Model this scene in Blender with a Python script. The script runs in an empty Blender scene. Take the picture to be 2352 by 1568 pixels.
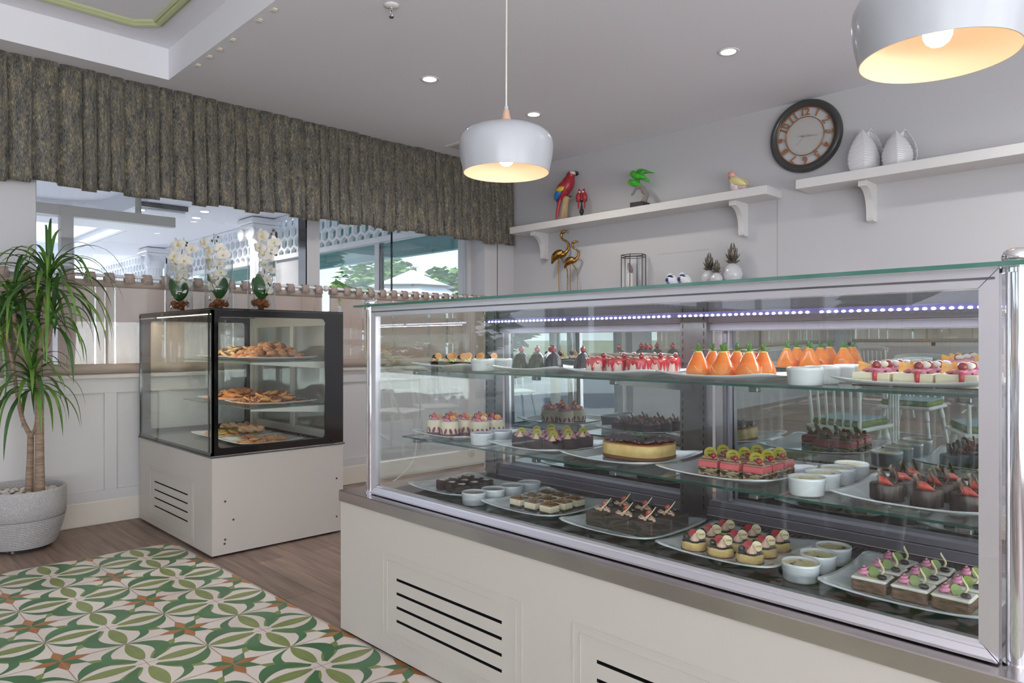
import bpy, math, random
from mathutils import Vector, Matrix
random.seed(7)
PI = math.pi
sc = bpy.context.scene
COL = sc.collection

# ---------------- camera ----------------
cam_d = bpy.data.cameras.new('camera'); cam = bpy.data.objects.new('camera', cam_d); COL.objects.link(cam)
cam.location = (0, 0, 1.15)
cam.rotation_euler = (PI/2, 0, PI/2 - 0.77216)
cam_d.sensor_width = 36.0; cam_d.lens = 36.0*1641.0/2352.0
cam_d.shift_y = 2.0/2352.0
cam_d.clip_start = 0.02; cam_d.clip_end = 200
sc.camera = cam

# ---------------- view + world + sun ----------------
sc.view_settings.view_transform = 'Standard'
sc.view_settings.look = 'None'
sc.view_settings.gamma = 1.0
sc.view_settings.use_curve_mapping = False
sc.view_settings.exposure = 0.62
sc.cycles.max_bounces = 9
sc.cycles.diffuse_bounces = 4
sc.cycles.glossy_bounces = 5
sc.cycles.transmission_bounces = 6
sc.cycles.transparent_max_bounces = 28
sc.cycles.sample_clamp_indirect = 4.0
sc.cycles.caustics_reflective = False
sc.cycles.caustics_refractive = False

w = bpy.data.worlds.new('sky'); sc.world = w; w.use_nodes = True
nt = w.node_tree; nt.nodes.clear()
wo = nt.nodes.new('ShaderNodeOutputWorld'); bg = nt.nodes.new('ShaderNodeBackground')
tc = nt.nodes.new('ShaderNodeTexCoord'); sx = nt.nodes.new('ShaderNodeSeparateXYZ')
cr = nt.nodes.new('ShaderNodeValToRGB')
nt.links.new(tc.outputs['Generated'], sx.inputs[0]); nt.links.new(sx.outputs[2], cr.inputs[0])
cr.color_ramp.elements[0].position = 0.0; cr.color_ramp.elements[0].color = (.78, .84, .94, 1)
cr.color_ramp.elements[1].position = 0.7; cr.color_ramp.elements[1].color = (.46, .60, .90, 1)
nt.links.new(cr.outputs[0], bg.inputs[0]); nt.links.new(bg.outputs[0], wo.inputs[0])
bg.inputs[1].default_value = 1.5

def sun(loc, direction, energy, col, angle):
    d = bpy.data.lights.new('sun', 'SUN'); d.energy = energy; d.color = col; d.angle = angle
    o = bpy.data.objects.new('sun', d); COL.objects.link(o); o.location = loc
    o.rotation_euler = Vector(direction).to_track_quat('-Z', 'Y').to_euler()
sun((-20, -10, 20), (.30, .62, -1.0), 4.5, (1, .95, .88), .02)

def area(name, loc, direction, sx_, sy_, energy, col, spread=PI):
    d = bpy.data.lights.new(name, 'AREA'); d.shape = 'RECTANGLE'; d.size = sx_; d.size_y = sy_
    d.energy = energy; d.color = col; d.spread = spread
    o = bpy.data.objects.new(name, d); COL.objects.link(o); o.location = loc
    o.rotation_euler = Vector(direction).to_track_quat('-Z', 'Y').to_euler()
    return o
# added fill lights right of the camera, in place of window daylight
area('right_fill', (2.95, -2.0, 1.5), (-1, 0.1, 0.15), 9.0, 2.3, 40, (.93, .96, 1.0))
area('ceiling_fill', (3.3, -1.5, .45), (-.32, 0.1, 1.0), 9.0, 1.1, 410, (.95, .975, 1.0))  # added uplight that brightens the ceiling
#area('daylight_rear', (-1.2, -9.0, 1.7), (0, 1, 0.05), 6.5, 1.6, 75, (.90, .95, 1.0))
#area('daylight_door', (-5.75, -1.45, 1.35), (1, 0.0, 0.0), 1.9, 2.2, 22, (.93, .96, 1.0))

area('veranda_fill', (-21.0, 1.5, .9), (1, .05, .12), 6.0, 1.6, 300, (.97, .98, 1.0))  # added fill, out of view, that brightens the veranda

# ---------------- colour + materials ----------------
def S(r, g, b):
    f = lambda c: (c/255/12.92 if c/255 <= .04045 else ((c/255+.055)/1.055)**2.4)
    return (f(r), f(g), f(b), 1)

def _new(name):
    m = bpy.data.materials.new(name); m.use_nodes = True
    n = m.node_tree.nodes; n.clear()
    o = n.new('ShaderNodeOutputMaterial')
    return m, m.node_tree, o
def _coord(nt, scale=(1, 1, 1), kind='Object', rot=(0, 0, 0)):
    c = nt.nodes.new('ShaderNodeTexCoord'); mp = nt.nodes.new('ShaderNodeMapping')
    mp.inputs['Scale'].default_value = scale; mp.inputs['Rotation'].default_value = rot
    nt.links.new(c.outputs[kind], mp.inputs[0]); return mp.outputs[0]
def mat(name, col, rough=.5, metal=0, spec=.5, col2=None, nscale=30, detail=4, stretch=(1, 1, 1), bump=0, bscale=None, bdist=.002,
        coat=0, sss=0, emit=None, estr=0, lo=.35, hi=.65, sheen=0, aniso=0):
    m, nt, o = _new(name)
    b = nt.nodes.new('ShaderNodeBsdfPrincipled'); nt.links.new(b.outputs[0], o.inputs[0])
    b.inputs['Base Color'].default_value = col; b.inputs['Roughness'].default_value = rough
    b.inputs['Metallic'].default_value = metal; b.inputs['Specular IOR Level'].default_value = spec
    b.inputs['Coat Weight'].default_value = coat; b.inputs['Coat Roughness'].default_value = .06
    b.inputs['Sheen Weight'].default_value = sheen
    if sss: b.inputs['Subsurface Weight'].default_value = sss; b.inputs['Subsurface Radius'].default_value = (.01, .006, .003)
    if emit: b.inputs['Emission Color'].default_value = emit; b.inputs['Emission Strength'].default_value = estr
    if col2 or bump:
        v = _coord(nt, stretch)
    if col2:
        n = nt.nodes.new('ShaderNodeTexNoise'); n.inputs['Scale'].default_value = nscale; n.inputs['Detail'].default_value = detail
        nt.links.new(v, n.inputs['Vector'])
        r = nt.nodes.new('ShaderNodeValToRGB'); r.color_ramp.elements[0].position = lo; r.color_ramp.elements[1].position = hi
        r.color_ramp.elements[0].color = col; r.color_ramp.elements[1].color = col2
        nt.links.new(n.outputs['Fac'], r.inputs[0]); nt.links.new(r.outputs[0], b.inputs['Base Color'])
    if bump:
        n2 = nt.nodes.new('ShaderNodeTexNoise'); n2.inputs['Scale'].default_value = bscale or nscale; n2.inputs['Detail'].default_value = detail
        nt.links.new(v, n2.inputs['Vector'])
        bp = nt.nodes.new('ShaderNodeBump'); bp.inputs['Strength'].default_value = bump; bp.inputs['Distance'].default_value = bdist
        nt.links.new(n2.outputs['Fac'], bp.inputs['Height']); nt.links.new(bp.outputs[0], b.inputs['Normal'])
    return m
def glass(name, tint=(1, 1, 1, 1), refl=1.0, rough=0.0, ior=1.5):
    m, nt, o = _new(name)
    t = nt.nodes.new('ShaderNodeBsdfTransparent'); t.inputs[0].default_value = tint
    g = nt.nodes.new('ShaderNodeBsdfGlossy'); g.inputs['Roughness'].default_value = rough; g.inputs[0].default_value = (refl, refl, refl, 1)
    f = nt.nodes.new('ShaderNodeFresnel'); ge = nt.nodes.new('ShaderNodeNewGeometry')
    mr = nt.nodes.new('ShaderNodeMapRange'); mr.inputs[3].default_value = ior; mr.inputs[4].default_value = 1/ior
    nt.links.new(ge.outputs['Backfacing'], mr.inputs[0]); nt.links.new(mr.outputs[0], f.inputs[0])
    mx = nt.nodes.new('ShaderNodeMixShader')
    nt.links.new(f.outputs[0], mx.inputs[0]); nt.links.new(t.outputs[0], mx.inputs[1]); nt.links.new(g.outputs[0], mx.inputs[2])
    nt.links.new(mx.outputs[0], o.inputs[0]); return m
def emis(name, col, s):
    m, nt, o = _new(name); e = nt.nodes.new('ShaderNodeEmission'); e.inputs[0].default_value = col; e.inputs[1].default_value = s
    nt.links.new(e.outputs[0], o.inputs[0]); return m
def half_mirror(name, k, col):
    m, nt, o = _new(name)
    g = nt.nodes.new('ShaderNodeBsdfGlossy'); g.inputs['Roughness'].default_value = 0.0; g.inputs[0].default_value = (k*.93, k, k*.97, 1)
    d = nt.nodes.new('ShaderNodeBsdfDiffuse'); d.inputs[0].default_value = col
    a = nt.nodes.new('ShaderNodeAddShader'); nt.links.new(g.outputs[0], a.inputs[0]); nt.links.new(d.outputs[0], a.inputs[1])
    nt.links.new(a.outputs[0], o.inputs[0]); return m
def sheer(name, col, trans=.12, stripes=True):
    m, nt, o = _new(name)
    d = nt.nodes.new('ShaderNodeBsdfDiffuse'); d.inputs[0].default_value = col
    tl = nt.nodes.new('ShaderNodeBsdfTranslucent'); tl.inputs[0].default_value = col
    t = nt.nodes.new('ShaderNodeBsdfTransparent')
    m1 = nt.nodes.new('ShaderNodeMixShader'); m1.inputs[0].default_value = .22
    nt.links.new(d.outputs[0], m1.inputs[1]); nt.links.new(tl.outputs[0], m1.inputs[2])
    m2 = nt.nodes.new('ShaderNodeMixShader')
    nt.links.new(m1.outputs[0], m2.inputs[1]); nt.links.new(t.outputs[0], m2.inputs[2])
    v = _coord(nt, (1, 1, 1))
    n = nt.nodes.new('ShaderNodeTexNoise'); n.inputs['Scale'].default_value = 260; n.inputs['Detail'].default_value = 2
    nt.links.new(v, n.inputs['Vector'])
    r = nt.nodes.new('ShaderNodeMapRange'); r.inputs[1].default_value = .45; r.inputs[2].default_value = .7
    r.inputs[3].default_value = trans*.5; r.inputs[4].default_value = trans*2.0
    nt.links.new(n.outputs['Fac'], r.inputs[0])
    if stripes:   # open-weave stripes woven into the cloth
        uv = _coord(nt, (1, 0.0, 0), 'UV')
        n2 = nt.nodes.new('ShaderNodeTexNoise'); n2.inputs['Scale'].default_value = 19.0; n2.inputs['Detail'].default_value = 1.5
        nt.links.new(uv, n2.inputs['Vector'])
        r2 = nt.nodes.new('ShaderNodeMapRange'); r2.inputs[1].default_value = .595; r2.inputs[2].default_value = .615
        r2.inputs[3].default_value = 0; r2.inputs[4].default_value = .42
        nt.links.new(n2.outputs['Fac'], r2.inputs[0])
        a = nt.nodes.new('ShaderNodeMath'); a.operation = 'ADD'; a.use_clamp = True
        nt.links.new(r.outputs[0], a.inputs[0]); nt.links.new(r2.outputs[0], a.inputs[1]); nt.links.new(a.outputs[0], m2.inputs[0])
    else:
        nt.links.new(r.outputs[0], m2.inputs[0])
    nt.links.new(m2.outputs[0], o.inputs[0]); return m

# ---------------- mesh builder ----------------
class MB:
    def __init__(s): s.v = []; s.f = []; s.mi = []; s.sm = []; s.uv = {}
    def add(s, vs, fs, mi=0, smooth=False):
        o = len(s.v); s.v += [tuple(p) for p in vs]
        for f in fs: s.f.append(tuple(i+o for i in f)); s.mi.append(mi); s.sm.append(smooth)
        return o
    def box(s, x0, x1, y0, y1, z0, z1, mi=0, M=None):
        vs = [(x, y, z) for z in (z0, z1) for y in (y0, y1) for x in (x0, x1)]
        if M: vs = [M @ Vector(p) for p in vs]
        s.add(vs, [(0, 2, 3, 1), (4, 5, 7, 6), (0, 1, 5, 4), (2, 6, 7, 3), (0, 4, 6, 2), (1, 3, 7, 5)], mi); return s
    def sheet(s, x0, x1, y0, y1, z0, z1, axis, mi=0, me=1):   # a pane: two large faces mi, four edges me
        vs = [(x, y, z) for z in (z0, z1) for y in (y0, y1) for x in (x0, x1)]
        F = {'z': [(0, 2, 3, 1), (4, 5, 7, 6)], 'y': [(0, 1, 5, 4), (2, 6, 7, 3)], 'x': [(0, 4, 6, 2), (1, 3, 7, 5)]}
        o = len(s.v); s.v += vs
        for k in 'xyz':
            for f in F[k]:
                s.f.append(tuple(i+o for i in f)); s.mi.append(mi if k == axis else me); s.sm.append(False)
        return s
    def bev(s, x0, x1, y0, y1, z0, z1, b=.003, mi=0, M=None):   # box with chamfered edges
        cs = []
        for sx_ in (0, 1):
            for sy_ in (0, 1):
                for sz_ in (0, 1):
                    X = (x0, x1)[sx_]; Y = (y0, y1)[sy_]; Z = (z0, z1)[sz_]
                    dx = b*(1-2*sx_); dy = b*(1-2*sy_); dz = b*(1-2*sz_)
                    cs.append([(X, Y+dy, Z+dz), (X+dx, Y, Z+dz), (X+dx, Y+dy, Z)])
        vs = [p for c in cs for p in c]
        id_ = lambda a, b_, c, k: (a*4+b_*2+c)*3+k
        fs = []
        for a in (0, 1): fs.append([id_(a, 0, 0, 0), id_(a, 1, 0, 0), id_(a, 1, 1, 0), id_(a, 0, 1, 0)][::(-1 if a == 0 else 1)])
        for a in (0, 1): fs.append([id_(0, a, 0, 1), id_(1, a, 0, 1), id_(1, a, 1, 1), id_(0, a, 1, 1)][::(1 if a == 0 else -1)])
        for a in (0, 1): fs.append([id_(0, 0, a, 2), id_(1, 0, a, 2), id_(1, 1, a, 2), id_(0, 1, a, 2)][::(-1 if a == 0 else 1)])
        for a in (0, 1):
            for c in (0, 1):
                fs.append([id_(0, a, c, 1), id_(1, a, c, 1), id_(1, a, c, 2), id_(0, a, c, 2)])
                fs.append([id_(a, 0, c, 0), id_(a, 1, c, 0), id_(a, 1, c, 2), id_(a, 0, c, 2)])
                fs.append([id_(a, c, 0, 0), id_(a, c, 1, 0), id_(a, c, 1, 1), id_(a, c, 0, 1)])
        for i in range(8): fs.append([i*3, i*3+1, i*3+2])
        if M: vs = [M @ Vector(p) for p in vs]
        s.add(vs, fs, mi); return s
    def lathe(s, prof, seg=24, mi=0, c=(0, 0, 0), smooth=True, M=None, wob=None, a0=0, a1=2*PI):
        n = len(prof); full = abs(a1-a0-2*PI) < 1e-6; k = seg if full else seg+1
        vs = []
        for j in range(k):
            a = a0+(a1-a0)*j/seg
            for i, (r, z) in enumerate(prof):
                rr = r*(wob(a, i/(n-1)) if wob else 1)
                vs.append((c[0]+rr*math.cos(a), c[1]+rr*math.sin(a), c[2]+z))
        if M: vs = [M @ Vector(p) for p in vs]
        fs = []
        for j in range(seg):
            j2 = (j+1) % k
            for i in range(n-1):
                if prof[i][0] < 1e-7 and prof[i+1][0] < 1e-7: continue
                fs.append((j*n+i, j2*n+i, j2*n+i+1, j*n+i+1))
        s.add(vs, fs, mi, smooth); return s
    def cyl(s, c, r, z0, z1, seg=20, mi=0, M=None, r1=None, smooth=True):
        r1 = r if r1 is None else r1
        s.lathe([(r, z0), (r1, z1)], seg, mi, c, smooth, M); s.lathe([(0, z0), (r, z0)], seg, mi, c, False, M); s.lathe([(r1, z1), (0, z1)], seg, mi, c, False, M); return s
    def ball(s, c, r, seg=14, rings=9, mi=0, M=None, sc_=(1, 1, 1), rot=None):
        vs = []; R = rot or Matrix.Identity(3)
        for i in range(rings+1):
            t = PI*i/rings
            for j in range(seg):
                a = 2*PI*j/seg
                p = R @ Vector((r*sc_[0]*math.sin(t)*math.cos(a), r*sc_[1]*math.sin(t)*math.sin(a), -r*sc_[2]*math.cos(t)))
                vs.append((c[0]+p[0], c[1]+p[1], c[2]+p[2]))
        if M: vs = [M @ Vector(p) for p in vs]
        fs = [(i*seg+j, i*seg+(j+1) % seg, (i+1)*seg+(j+1) % seg, (i+1)*seg+j) for i in range(rings) for j in range(seg)]
        s.add(vs, fs, mi, True); return s
    def tube(s, pts, rad, seg=10, mi=0, flat=(1, 1), cap=True, up=None, M=None, smooth=True):
        P = [Vector(p) for p in pts]; n = len(P)
        if not hasattr(rad, '__len__'): rad = [rad]*n
        if 3 < n < 10 and seg >= 7:      # round the path off with a Catmull-Rom spline
            Q, R2 = [], []; rad = list(rad)
            for i in range(n-1):
                p0, p1, p2, p3 = P[max(i-1, 0)], P[i], P[i+1], P[min(i+2, n-1)]
                r0, r1_, r2_, r3 = rad[max(i-1, 0)], rad[i], rad[i+1], rad[min(i+2, n-1)]
                for q in range(4):
                    t = q/4; f = lambda a, b, c, d: .5*((2*b)+(c-a)*t+(2*a-5*b+4*c-d)*t*t+(3*b-a-3*c+d)*t*t*t)
                    Q.append(Vector((f(p0.x, p1.x, p2.x, p3.x), f(p0.y, p1.y, p2.y, p3.y), f(p0.z, p1.z, p2.z, p3.z)))); R2.append(max(1e-4, f(r0, r1_, r2_, r3)))
            Q.append(P[-1]); R2.append(rad[-1]); P, rad = Q, R2; n = len(P)
        T = [(P[min(i+1, n-1)]-P[max(i-1, 0)]).normalized() for i in range(n)]
        u = Vector(up) if up else (Vector((0, 0, 1)) if abs(T[0].z) < .9 else Vector((1, 0, 0)))
        vs = []
        for i in range(n):
            u = (u-T[i]*u.dot(T[i])).normalized(); b = T[i].cross(u)
            for j in range(seg):
                a = 2*PI*j/seg
                vs.append(P[i]+(u*math.cos(a)*flat[0]+b*math.sin(a)*flat[1])*rad[i])
        if M: vs = [M @ p for p in vs]
        fs = [(i*seg+j, i*seg+(j+1) % seg, (i+1)*seg+(j+1) % seg, (i+1)*seg+j) for i in range(n-1) for j in range(seg)]
        o = s.add(vs, fs, mi, smooth)
        if cap: s.add([vs[j] for j in range(seg)], [tuple(range(seg))[::-1]], mi); s.add([vs[(n-1)*seg+j] for j in range(seg)], [tuple(range(seg))], mi)
        return s
    def prism(s, poly, h0, h1, axis='z', mi=0, M=None, mtop=None):   # polygon extruded along an axis
        n = len(poly)
        def pt(a, b, h): return (a, b, h) if axis == 'z' else ((a, h, b) if axis == 'y' else (h, a, b))
        vs = [pt(a, b, h0) for a, b in poly]+[pt(a, b, h1) for a, b in poly]
        if M: vs = [M @ Vector(p) for p in vs]
        s.add(vs, [(i, (i+1) % n, n+(i+1) % n, n+i) for i in range(n)], mi)
        s.add(vs, [tuple(range(n))[::-1]], mi); s.add(vs, [tuple(range(n, 2*n))], mi if mtop is None else mtop); return s
    def grid(s, fn, nu, nv, mi=0, smooth=True, uvs=False):
        o = len(s.v); vs = [fn(i/nu, j/nv) for j in range(nv+1) for i in range(nu+1)]
        fs = [(j*(nu+1)+i, j*(nu+1)+i+1, (j+1)*(nu+1)+i+1, (j+1)*(nu+1)+i) for j in range(nv) for i in range(nu)]
        s.add(vs, fs, mi, smooth)
        if uvs:
            for j in range(nv+1):
                for i in range(nu+1): s.uv[o+j*(nu+1)+i] = (i/nu*(uvs if uvs is not True else 1), j/nv)
        return s
    def mesh(s, name, mats):
        me = bpy.data.meshes.new(name); me.from_pydata([tuple(p) for p in s.v], [], s.f); me.validate(clean_customdata=False)
        if len(me.polygons) == len(s.f):
            me.polygons.foreach_set('material_index', s.mi); me.polygons.foreach_set('use_smooth', s.sm)
        else:
            me.polygons.foreach_set('use_smooth', [True]*len(me.polygons))
        if s.uv:
            ul = me.uv_layers.new(name='UVMap')
            for lp in me.loops: ul.data[lp.index].uv = s.uv.get(lp.vertex_index, (0, 0))
        for m in (mats if isinstance(mats, (list, tuple)) else [mats]): me.materials.append(m)
        me.update(); return me
    def obj(s, name, mats, parent=None, loc=None, kind=None, label=None, sub=0, solid=0, smooth_angle=None):
        o = bpy.data.objects.new(name, s.mesh(name, mats)); COL.objects.link(o)
        if parent: o.parent = parent
        if loc: o.location = loc
        if kind: o['kind'] = kind
        if label: o['label'] = label
        if solid:
            md = o.modifiers.new('solid', 'SOLIDIFY'); md.thickness = solid; md.offset = 0
        if sub:
            md = o.modifiers.new('sub', 'SUBSURF'); md.levels = sub; md.render_levels = sub
        return o
def thing(name, label, cat, loc=(0, 0, 0), rz=0, group=None):
    o = bpy.data.objects.new(name, None); COL.objects.link(o); o.location = loc; o.rotation_euler = (0, 0, rz)
    o.empty_display_size = .05
    o['label'] = label; o['category'] = cat
    if group: o['group'] = group
    return o
def tag(o, label, cat, group=None, kind=None):
    o['label'] = label; o['category'] = cat
    if group: o['group'] = group
    if kind: o['kind'] = kind
    return o
KIDS = {}
def kids(o):
    return [c for c in bpy.data.objects if c.parent == o]
def dup(root, loc, rz=0, label=None, group=None, scale=None, ch=None):
    r = root.copy(); COL.objects.link(r); r.location = loc
    e = root.rotation_euler; r.rotation_euler = (e[0], e[1], rz)
    if scale: r.scale = (scale,)*3
    if label: r['label'] = label
    if group: r['group'] = group
    if root.name not in KIDS: KIDS[root.name] = [(c, kids(c)) for c in kids(root)]
    for c, gs in KIDS[root.name]:
        c2 = c.copy(); COL.objects.link(c2); c2.parent = r
        for g in gs:
            g2 = g.copy(); COL.objects.link(g2); g2.parent = c2
    return r
def rotm(ax, ang): return Matrix.Rotation(ang, 4, ax)
def T_(x, y, z): return Matrix.Translation((x, y, z))

# ---------------- shared materials ----------------
WALL = mat('white_wall_paint', S(196, 195, 198), .55, bump=.05, bscale=60, bdist=.001)
CEIL = mat('ceiling_paint', S(234, 233, 240), .7)
WAINS = mat('white_wainscot_paint', S(206, 204, 202), .4, bump=.25, bscale=14, bdist=.002, col2=S(208, 206, 203), nscale=3)
CREAMB = mat('cream_baseboard_paint', S(222, 214, 200), .4)
WHITE = mat('white_gloss', S(228, 228, 228), .3)
WHITEO = mat('white_outdoor_paint', S(232, 232, 236), .5)
ALU = mat('brushed_aluminium', S(226, 223, 228), .36, 1.0, bump=.04, bscale=300, stretch=(.02, 1, 1))
STEEL = mat('stainless_steel', S(172, 164, 162), .24, 1.0, col2=S(194, 186, 182), nscale=4, stretch=(.6, 1, 1))
STEELD = mat('dull_steel', S(128, 127, 126), .42, 1.0, col2=S(105, 104, 104), nscale=8)
CHROME = mat('chrome', S(225, 225, 228), .06, 1.0)
CREAM = mat('cream_enamel', S(196, 189, 180), .35, coat=.1)
DARK = mat('dark_gap', S(22, 20, 19), .8)
BLACK = mat('black_gloss', S(10, 10, 11), .08, coat=.5)
GLASS = glass('clear_glass', (.955, .973, .966, 1))
GLASSW = glass('window_glass', (.97, .98, .98, 1))
GEDGE = mat('green_glass_edge', S(12, 78, 66), .15, col2=S(8, 60, 52), nscale=6, coat=.6)
GEDGE2 = mat('pale_green_glass_edge', S(66, 112, 100), .2, coat=.6)
CERAM = mat('white_porcelain', S(226, 230, 232), .12, coat=.6)
LEDM = emis('led_point', (.75, .76, 1, 1), 14)
LEDW = emis('warm_led_point', (1, .86, .62, 1), 7)
# ================= SETTING =================
WX = -5.07; WO = -5.35; BY = 4.96; CZ = 2.845; RX = 2.8; FY = -8.65
FLOORM, ntf, of_ = _new('wood_planks')
bb = ntf.nodes.new('ShaderNodeBsdfPrincipled'); ntf.links.new(bb.outputs[0], of_.inputs[0]); bb.inputs['Roughness'].default_value = .42
vv = _coord(ntf, (1, 1, 1))
br = ntf.nodes.new('ShaderNodeTexBrick'); br.inputs['Scale'].default_value = 1.0; br.inputs['Brick Width'].default_value = 1.2; br.inputs['Row Height'].default_value = .15
br.inputs['Mortar Size'].default_value = .0015; br.inputs['Color1'].default_value = S(160, 136, 120); br.inputs['Color2'].default_value = S(138, 116, 104); br.inputs['Mortar'].default_value = S(84, 70, 62)
ntf.links.new(vv, br.inputs[0])
mp2 = ntf.nodes.new('ShaderNodeMapping'); mp2.inputs['Scale'].default_value = (1.6, 22, 1); ntf.links.new(vv, mp2.inputs[0])
ns = ntf.nodes.new('ShaderNodeTexNoise'); ns.inputs['Scale'].default_value = 1.5; ns.inputs['Detail'].default_value = 6; ns.inputs['Distortion'].default_value = .6; ntf.links.new(mp2.outputs[0], ns.inputs[0])
mxx = ntf.nodes.new('ShaderNodeMix'); mxx.data_type = 'RGBA'; mxx.blend_type = 'MULTIPLY'; mxx.inputs[0].default_value = .75
rr = ntf.nodes.new('ShaderNodeValToRGB'); rr.color_ramp.elements[0].position = .3; rr.color_ramp.elements[0].color = (.42, .42, .42, 1); rr.color_ramp.elements[1].position = .68; rr.color_ramp.elements[1].color = (1.15, 1.12, 1.1, 1)
ntf.links.new(ns.outputs[0], rr.inputs[0]); ntf.links.new(br.outputs[0], mxx.inputs[6]); ntf.links.new(rr.outputs[0], mxx.inputs[7]); ntf.links.new(mxx.outputs[2], bb.inputs[0])
MB().box(WX, RX, FY, BY, -.1, 0).obj('floor', FLOORM, kind='structure')

# ---- patterned cement tiles ----
TW = mat('tile_ground_cream', S(238, 227, 214), .35, col2=S(226, 212, 200), nscale=3, coat=.15)
TG = mat('tile_dark_green', S(62, 106, 66), .35, col2=S(80, 128, 84), nscale=5, coat=.15)
TL = mat('tile_light_green', S(136, 152, 84), .35, col2=S(120, 140, 70), nscale=7, coat=.15)
TO = mat('tile_ochre', S(186, 124, 66), .35, col2=S(168, 104, 50), nscale=7, coat=.15)
TJ = mat('tile_joint', S(168, 140, 124), .7)
O_ = (-3.185, 1.268); E1 = (.448, .0085); E2 = (.010, .428)
def tp(u, v): return (O_[0]+E1[0]*u+E2[0]*v, O_[1]+E1[1]*u+E2[1]*v)
tm = MB()
UMIN, UMAX, VMIN, VMAX = -2.5, 8.0, -5.0, .515
def clip(poly):
    def cl(P, ax, lim, sg):
        out = []
        for i in range(len(P)):
            a = P[i]; b = P[(i+1) % len(P)]; da = sg*(a[ax]-lim); db = sg*(b[ax]-lim)
            if da >= 0: out.append(a)
            if da*db < 0:
                t = da/(da-db); out.append((a[0]+(b[0]-a[0])*t, a[1]+(b[1]-a[1])*t))
        return out
    for ax, lim, sg in ((0, UMIN, 1), (0, UMAX, -1), (1, VMIN, 1), (1, VMAX, -1)):
        if poly: poly = cl(poly, ax, lim, sg)
    return poly
def tpoly(poly, z, mi):
    if all(UMIN <= p[0] <= UMAX and VMIN <= p[1] <= VMAX for p in poly): pp = poly
    else:
        pp = clip(poly)
        if len(pp) < 3: return
    tm.add([(*tp(*p), z) for p in pp], [tuple(range(len(pp)))], mi)
Q = [tp(UMIN, VMIN), tp(UMAX, VMIN), tp(UMAX, VMAX), tp(UMIN, VMAX)]
tm.prism(Q, .0003, .0022, 'z', 0)
def strip(fa, fb, n, z, mi, k, c):    # band between two curves fa(t), fb(t), rotated k quarter turns about flower centre c
    def R(p):
        x, y = p
        for _ in range(k): x, y = -y, x
        return (c[0]+x*.5, c[1]+y*.5)
    for i in range(n):
        a, b = i/n, (i+1)/n
        q = [fa(a), fa(b), fb(b), fb(a)]
        if abs(q[0][0]-q[3][0])+abs(q[0][1]-q[3][1]) < 1e-5: q = q[:3]
        elif abs(q[1][0]-q[2][0])+abs(q[1][1]-q[2][1]) < 1e-5: q = [q[0], q[1], q[3]]
        tpoly([R(p) for p in q], z, mi)
si = math.sin
z0_ = .0024
for i in range(-3, 9):
    for j in range(-6, 2):
        c = (i, j)
        for k in range(4):
            rot = lambda t, m: ((t+m)*.7071, (t-m)*.7071)
            strip(lambda t: rot(.12+t*.88, .12*si(PI*t)**.8), lambda t: rot(.12+t*.88, -.12*si(PI*t)**.8), 8, z0_, 2, k, c)     # diagonal leaf
            co = lambda q: max(0, math.cos(PI/2*min(1, q)))
            strip(lambda t: (.50+.50*t, .50*co(max(0, (t*.50-.05)/.45)**1.6)), lambda t: (.50+.50*t, .36*co(t**1.4)), 9, z0_+.0001, 1, k, c)   # thin band
            strip(lambda t: (.56*max(0, si(PI*t**1.35))**.55, t), lambda t: (.29*max(0, si(PI*t**1.1))**.8, t), 18, z0_+.0002, 1, k, c)      # crescent
            strip(lambda t: (.12+.88*t, .125*si(PI*t)**.85), lambda t: (.12+.88*t, -.125*si(PI*t)**.85), 12, z0_+.0003, 2, k, c)  # petal
        d = [(c[0]+.088*math.cos(2*PI*q/14), c[1]+.088*math.sin(2*PI*q/14)) for q in range(14)]
        tpoly(d, z0_+.0004, 0)
        cs = (i+.5, j+.5)
        for k in range(8):
            a = PI/4*k; L = .125
            p = [(0, 0), (L*math.cos(a-PI/8), L*math.sin(a-PI/8)), (L*1.85*math.cos(a), L*1.85*math.sin(a)), (L*math.cos(a+PI/8), L*math.sin(a+PI/8))]
            tpoly([(cs[0]+x, cs[1]+y) for x, y in p], z0_+.0003, 1 if k % 2 else 3)
for k in range(-10, 20):
    u = k*.5
    tpoly([(u-.0035, VMIN), (u+.0035, VMIN), (u+.0035, VMAX), (u-.0035, VMAX)], z0_+.0005, 4)
    tpoly([(UMIN, u-.0035), (UMAX, u-.0035), (UMAX, u+.0035), (UMIN, u+.0035)], z0_+.0005, 4)
tm.obj('floor.001', [TW, TG, TL, TO, TJ], kind='structure')

# ---- ceiling with a recessed bay ----
cx0, cx1, cy0, cy1 = -4.855, 1.6, -5.0, 1.631
c = MB(); E_ = .3
c.box(WO, cx0, FY, BY+.1, CZ, CZ+E_); c.box(cx1, RX+.3, FY, BY+.1, CZ, CZ+E_)
c.box(cx0, cx1, cy1, BY+.1, CZ, CZ+E_); c.box(cx0, cx1, FY, cy0, CZ, CZ+E_); c.box(cx0, cx1, cy0, cy1, CZ+.2, CZ+E_)
c.obj('ceiling', CEIL, kind='structure')
GM = mat('pale_green_moulding', S(188, 194, 150), .5)
def strip_path(pts, prof, z, m):
    mb = MB(); n = len(pts); P = [Vector((p[0], p[1], 0)) for p in pts]
    rings = []
    for i in range(n):
        d1 = (P[i]-P[i-1]).normalized() if i else (P[1]-P[0]).normalized()
        d2 = (P[i+1]-P[i]).normalized() if i < n-1 else d1
        n1 = Vector((-d1.y, d1.x, 0)); n2 = Vector((-d2.y, d2.x, 0)); b = (n1+n2).normalized(); b /= max(.3, b.dot(n1))
        rings.append([(P[i].x+b.x*a, P[i].y+b.y*a, z-h) for a, h in prof])
    vs = [p for r_ in rings for p in r_]; k = len(prof)
    mb.add(vs, [(i*k+j, i*k+j+1, (i+1)*k+j+1, (i+1)*k+j) for i in range(n-1) for j in range(k-1)], 0)
    return mb
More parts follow.
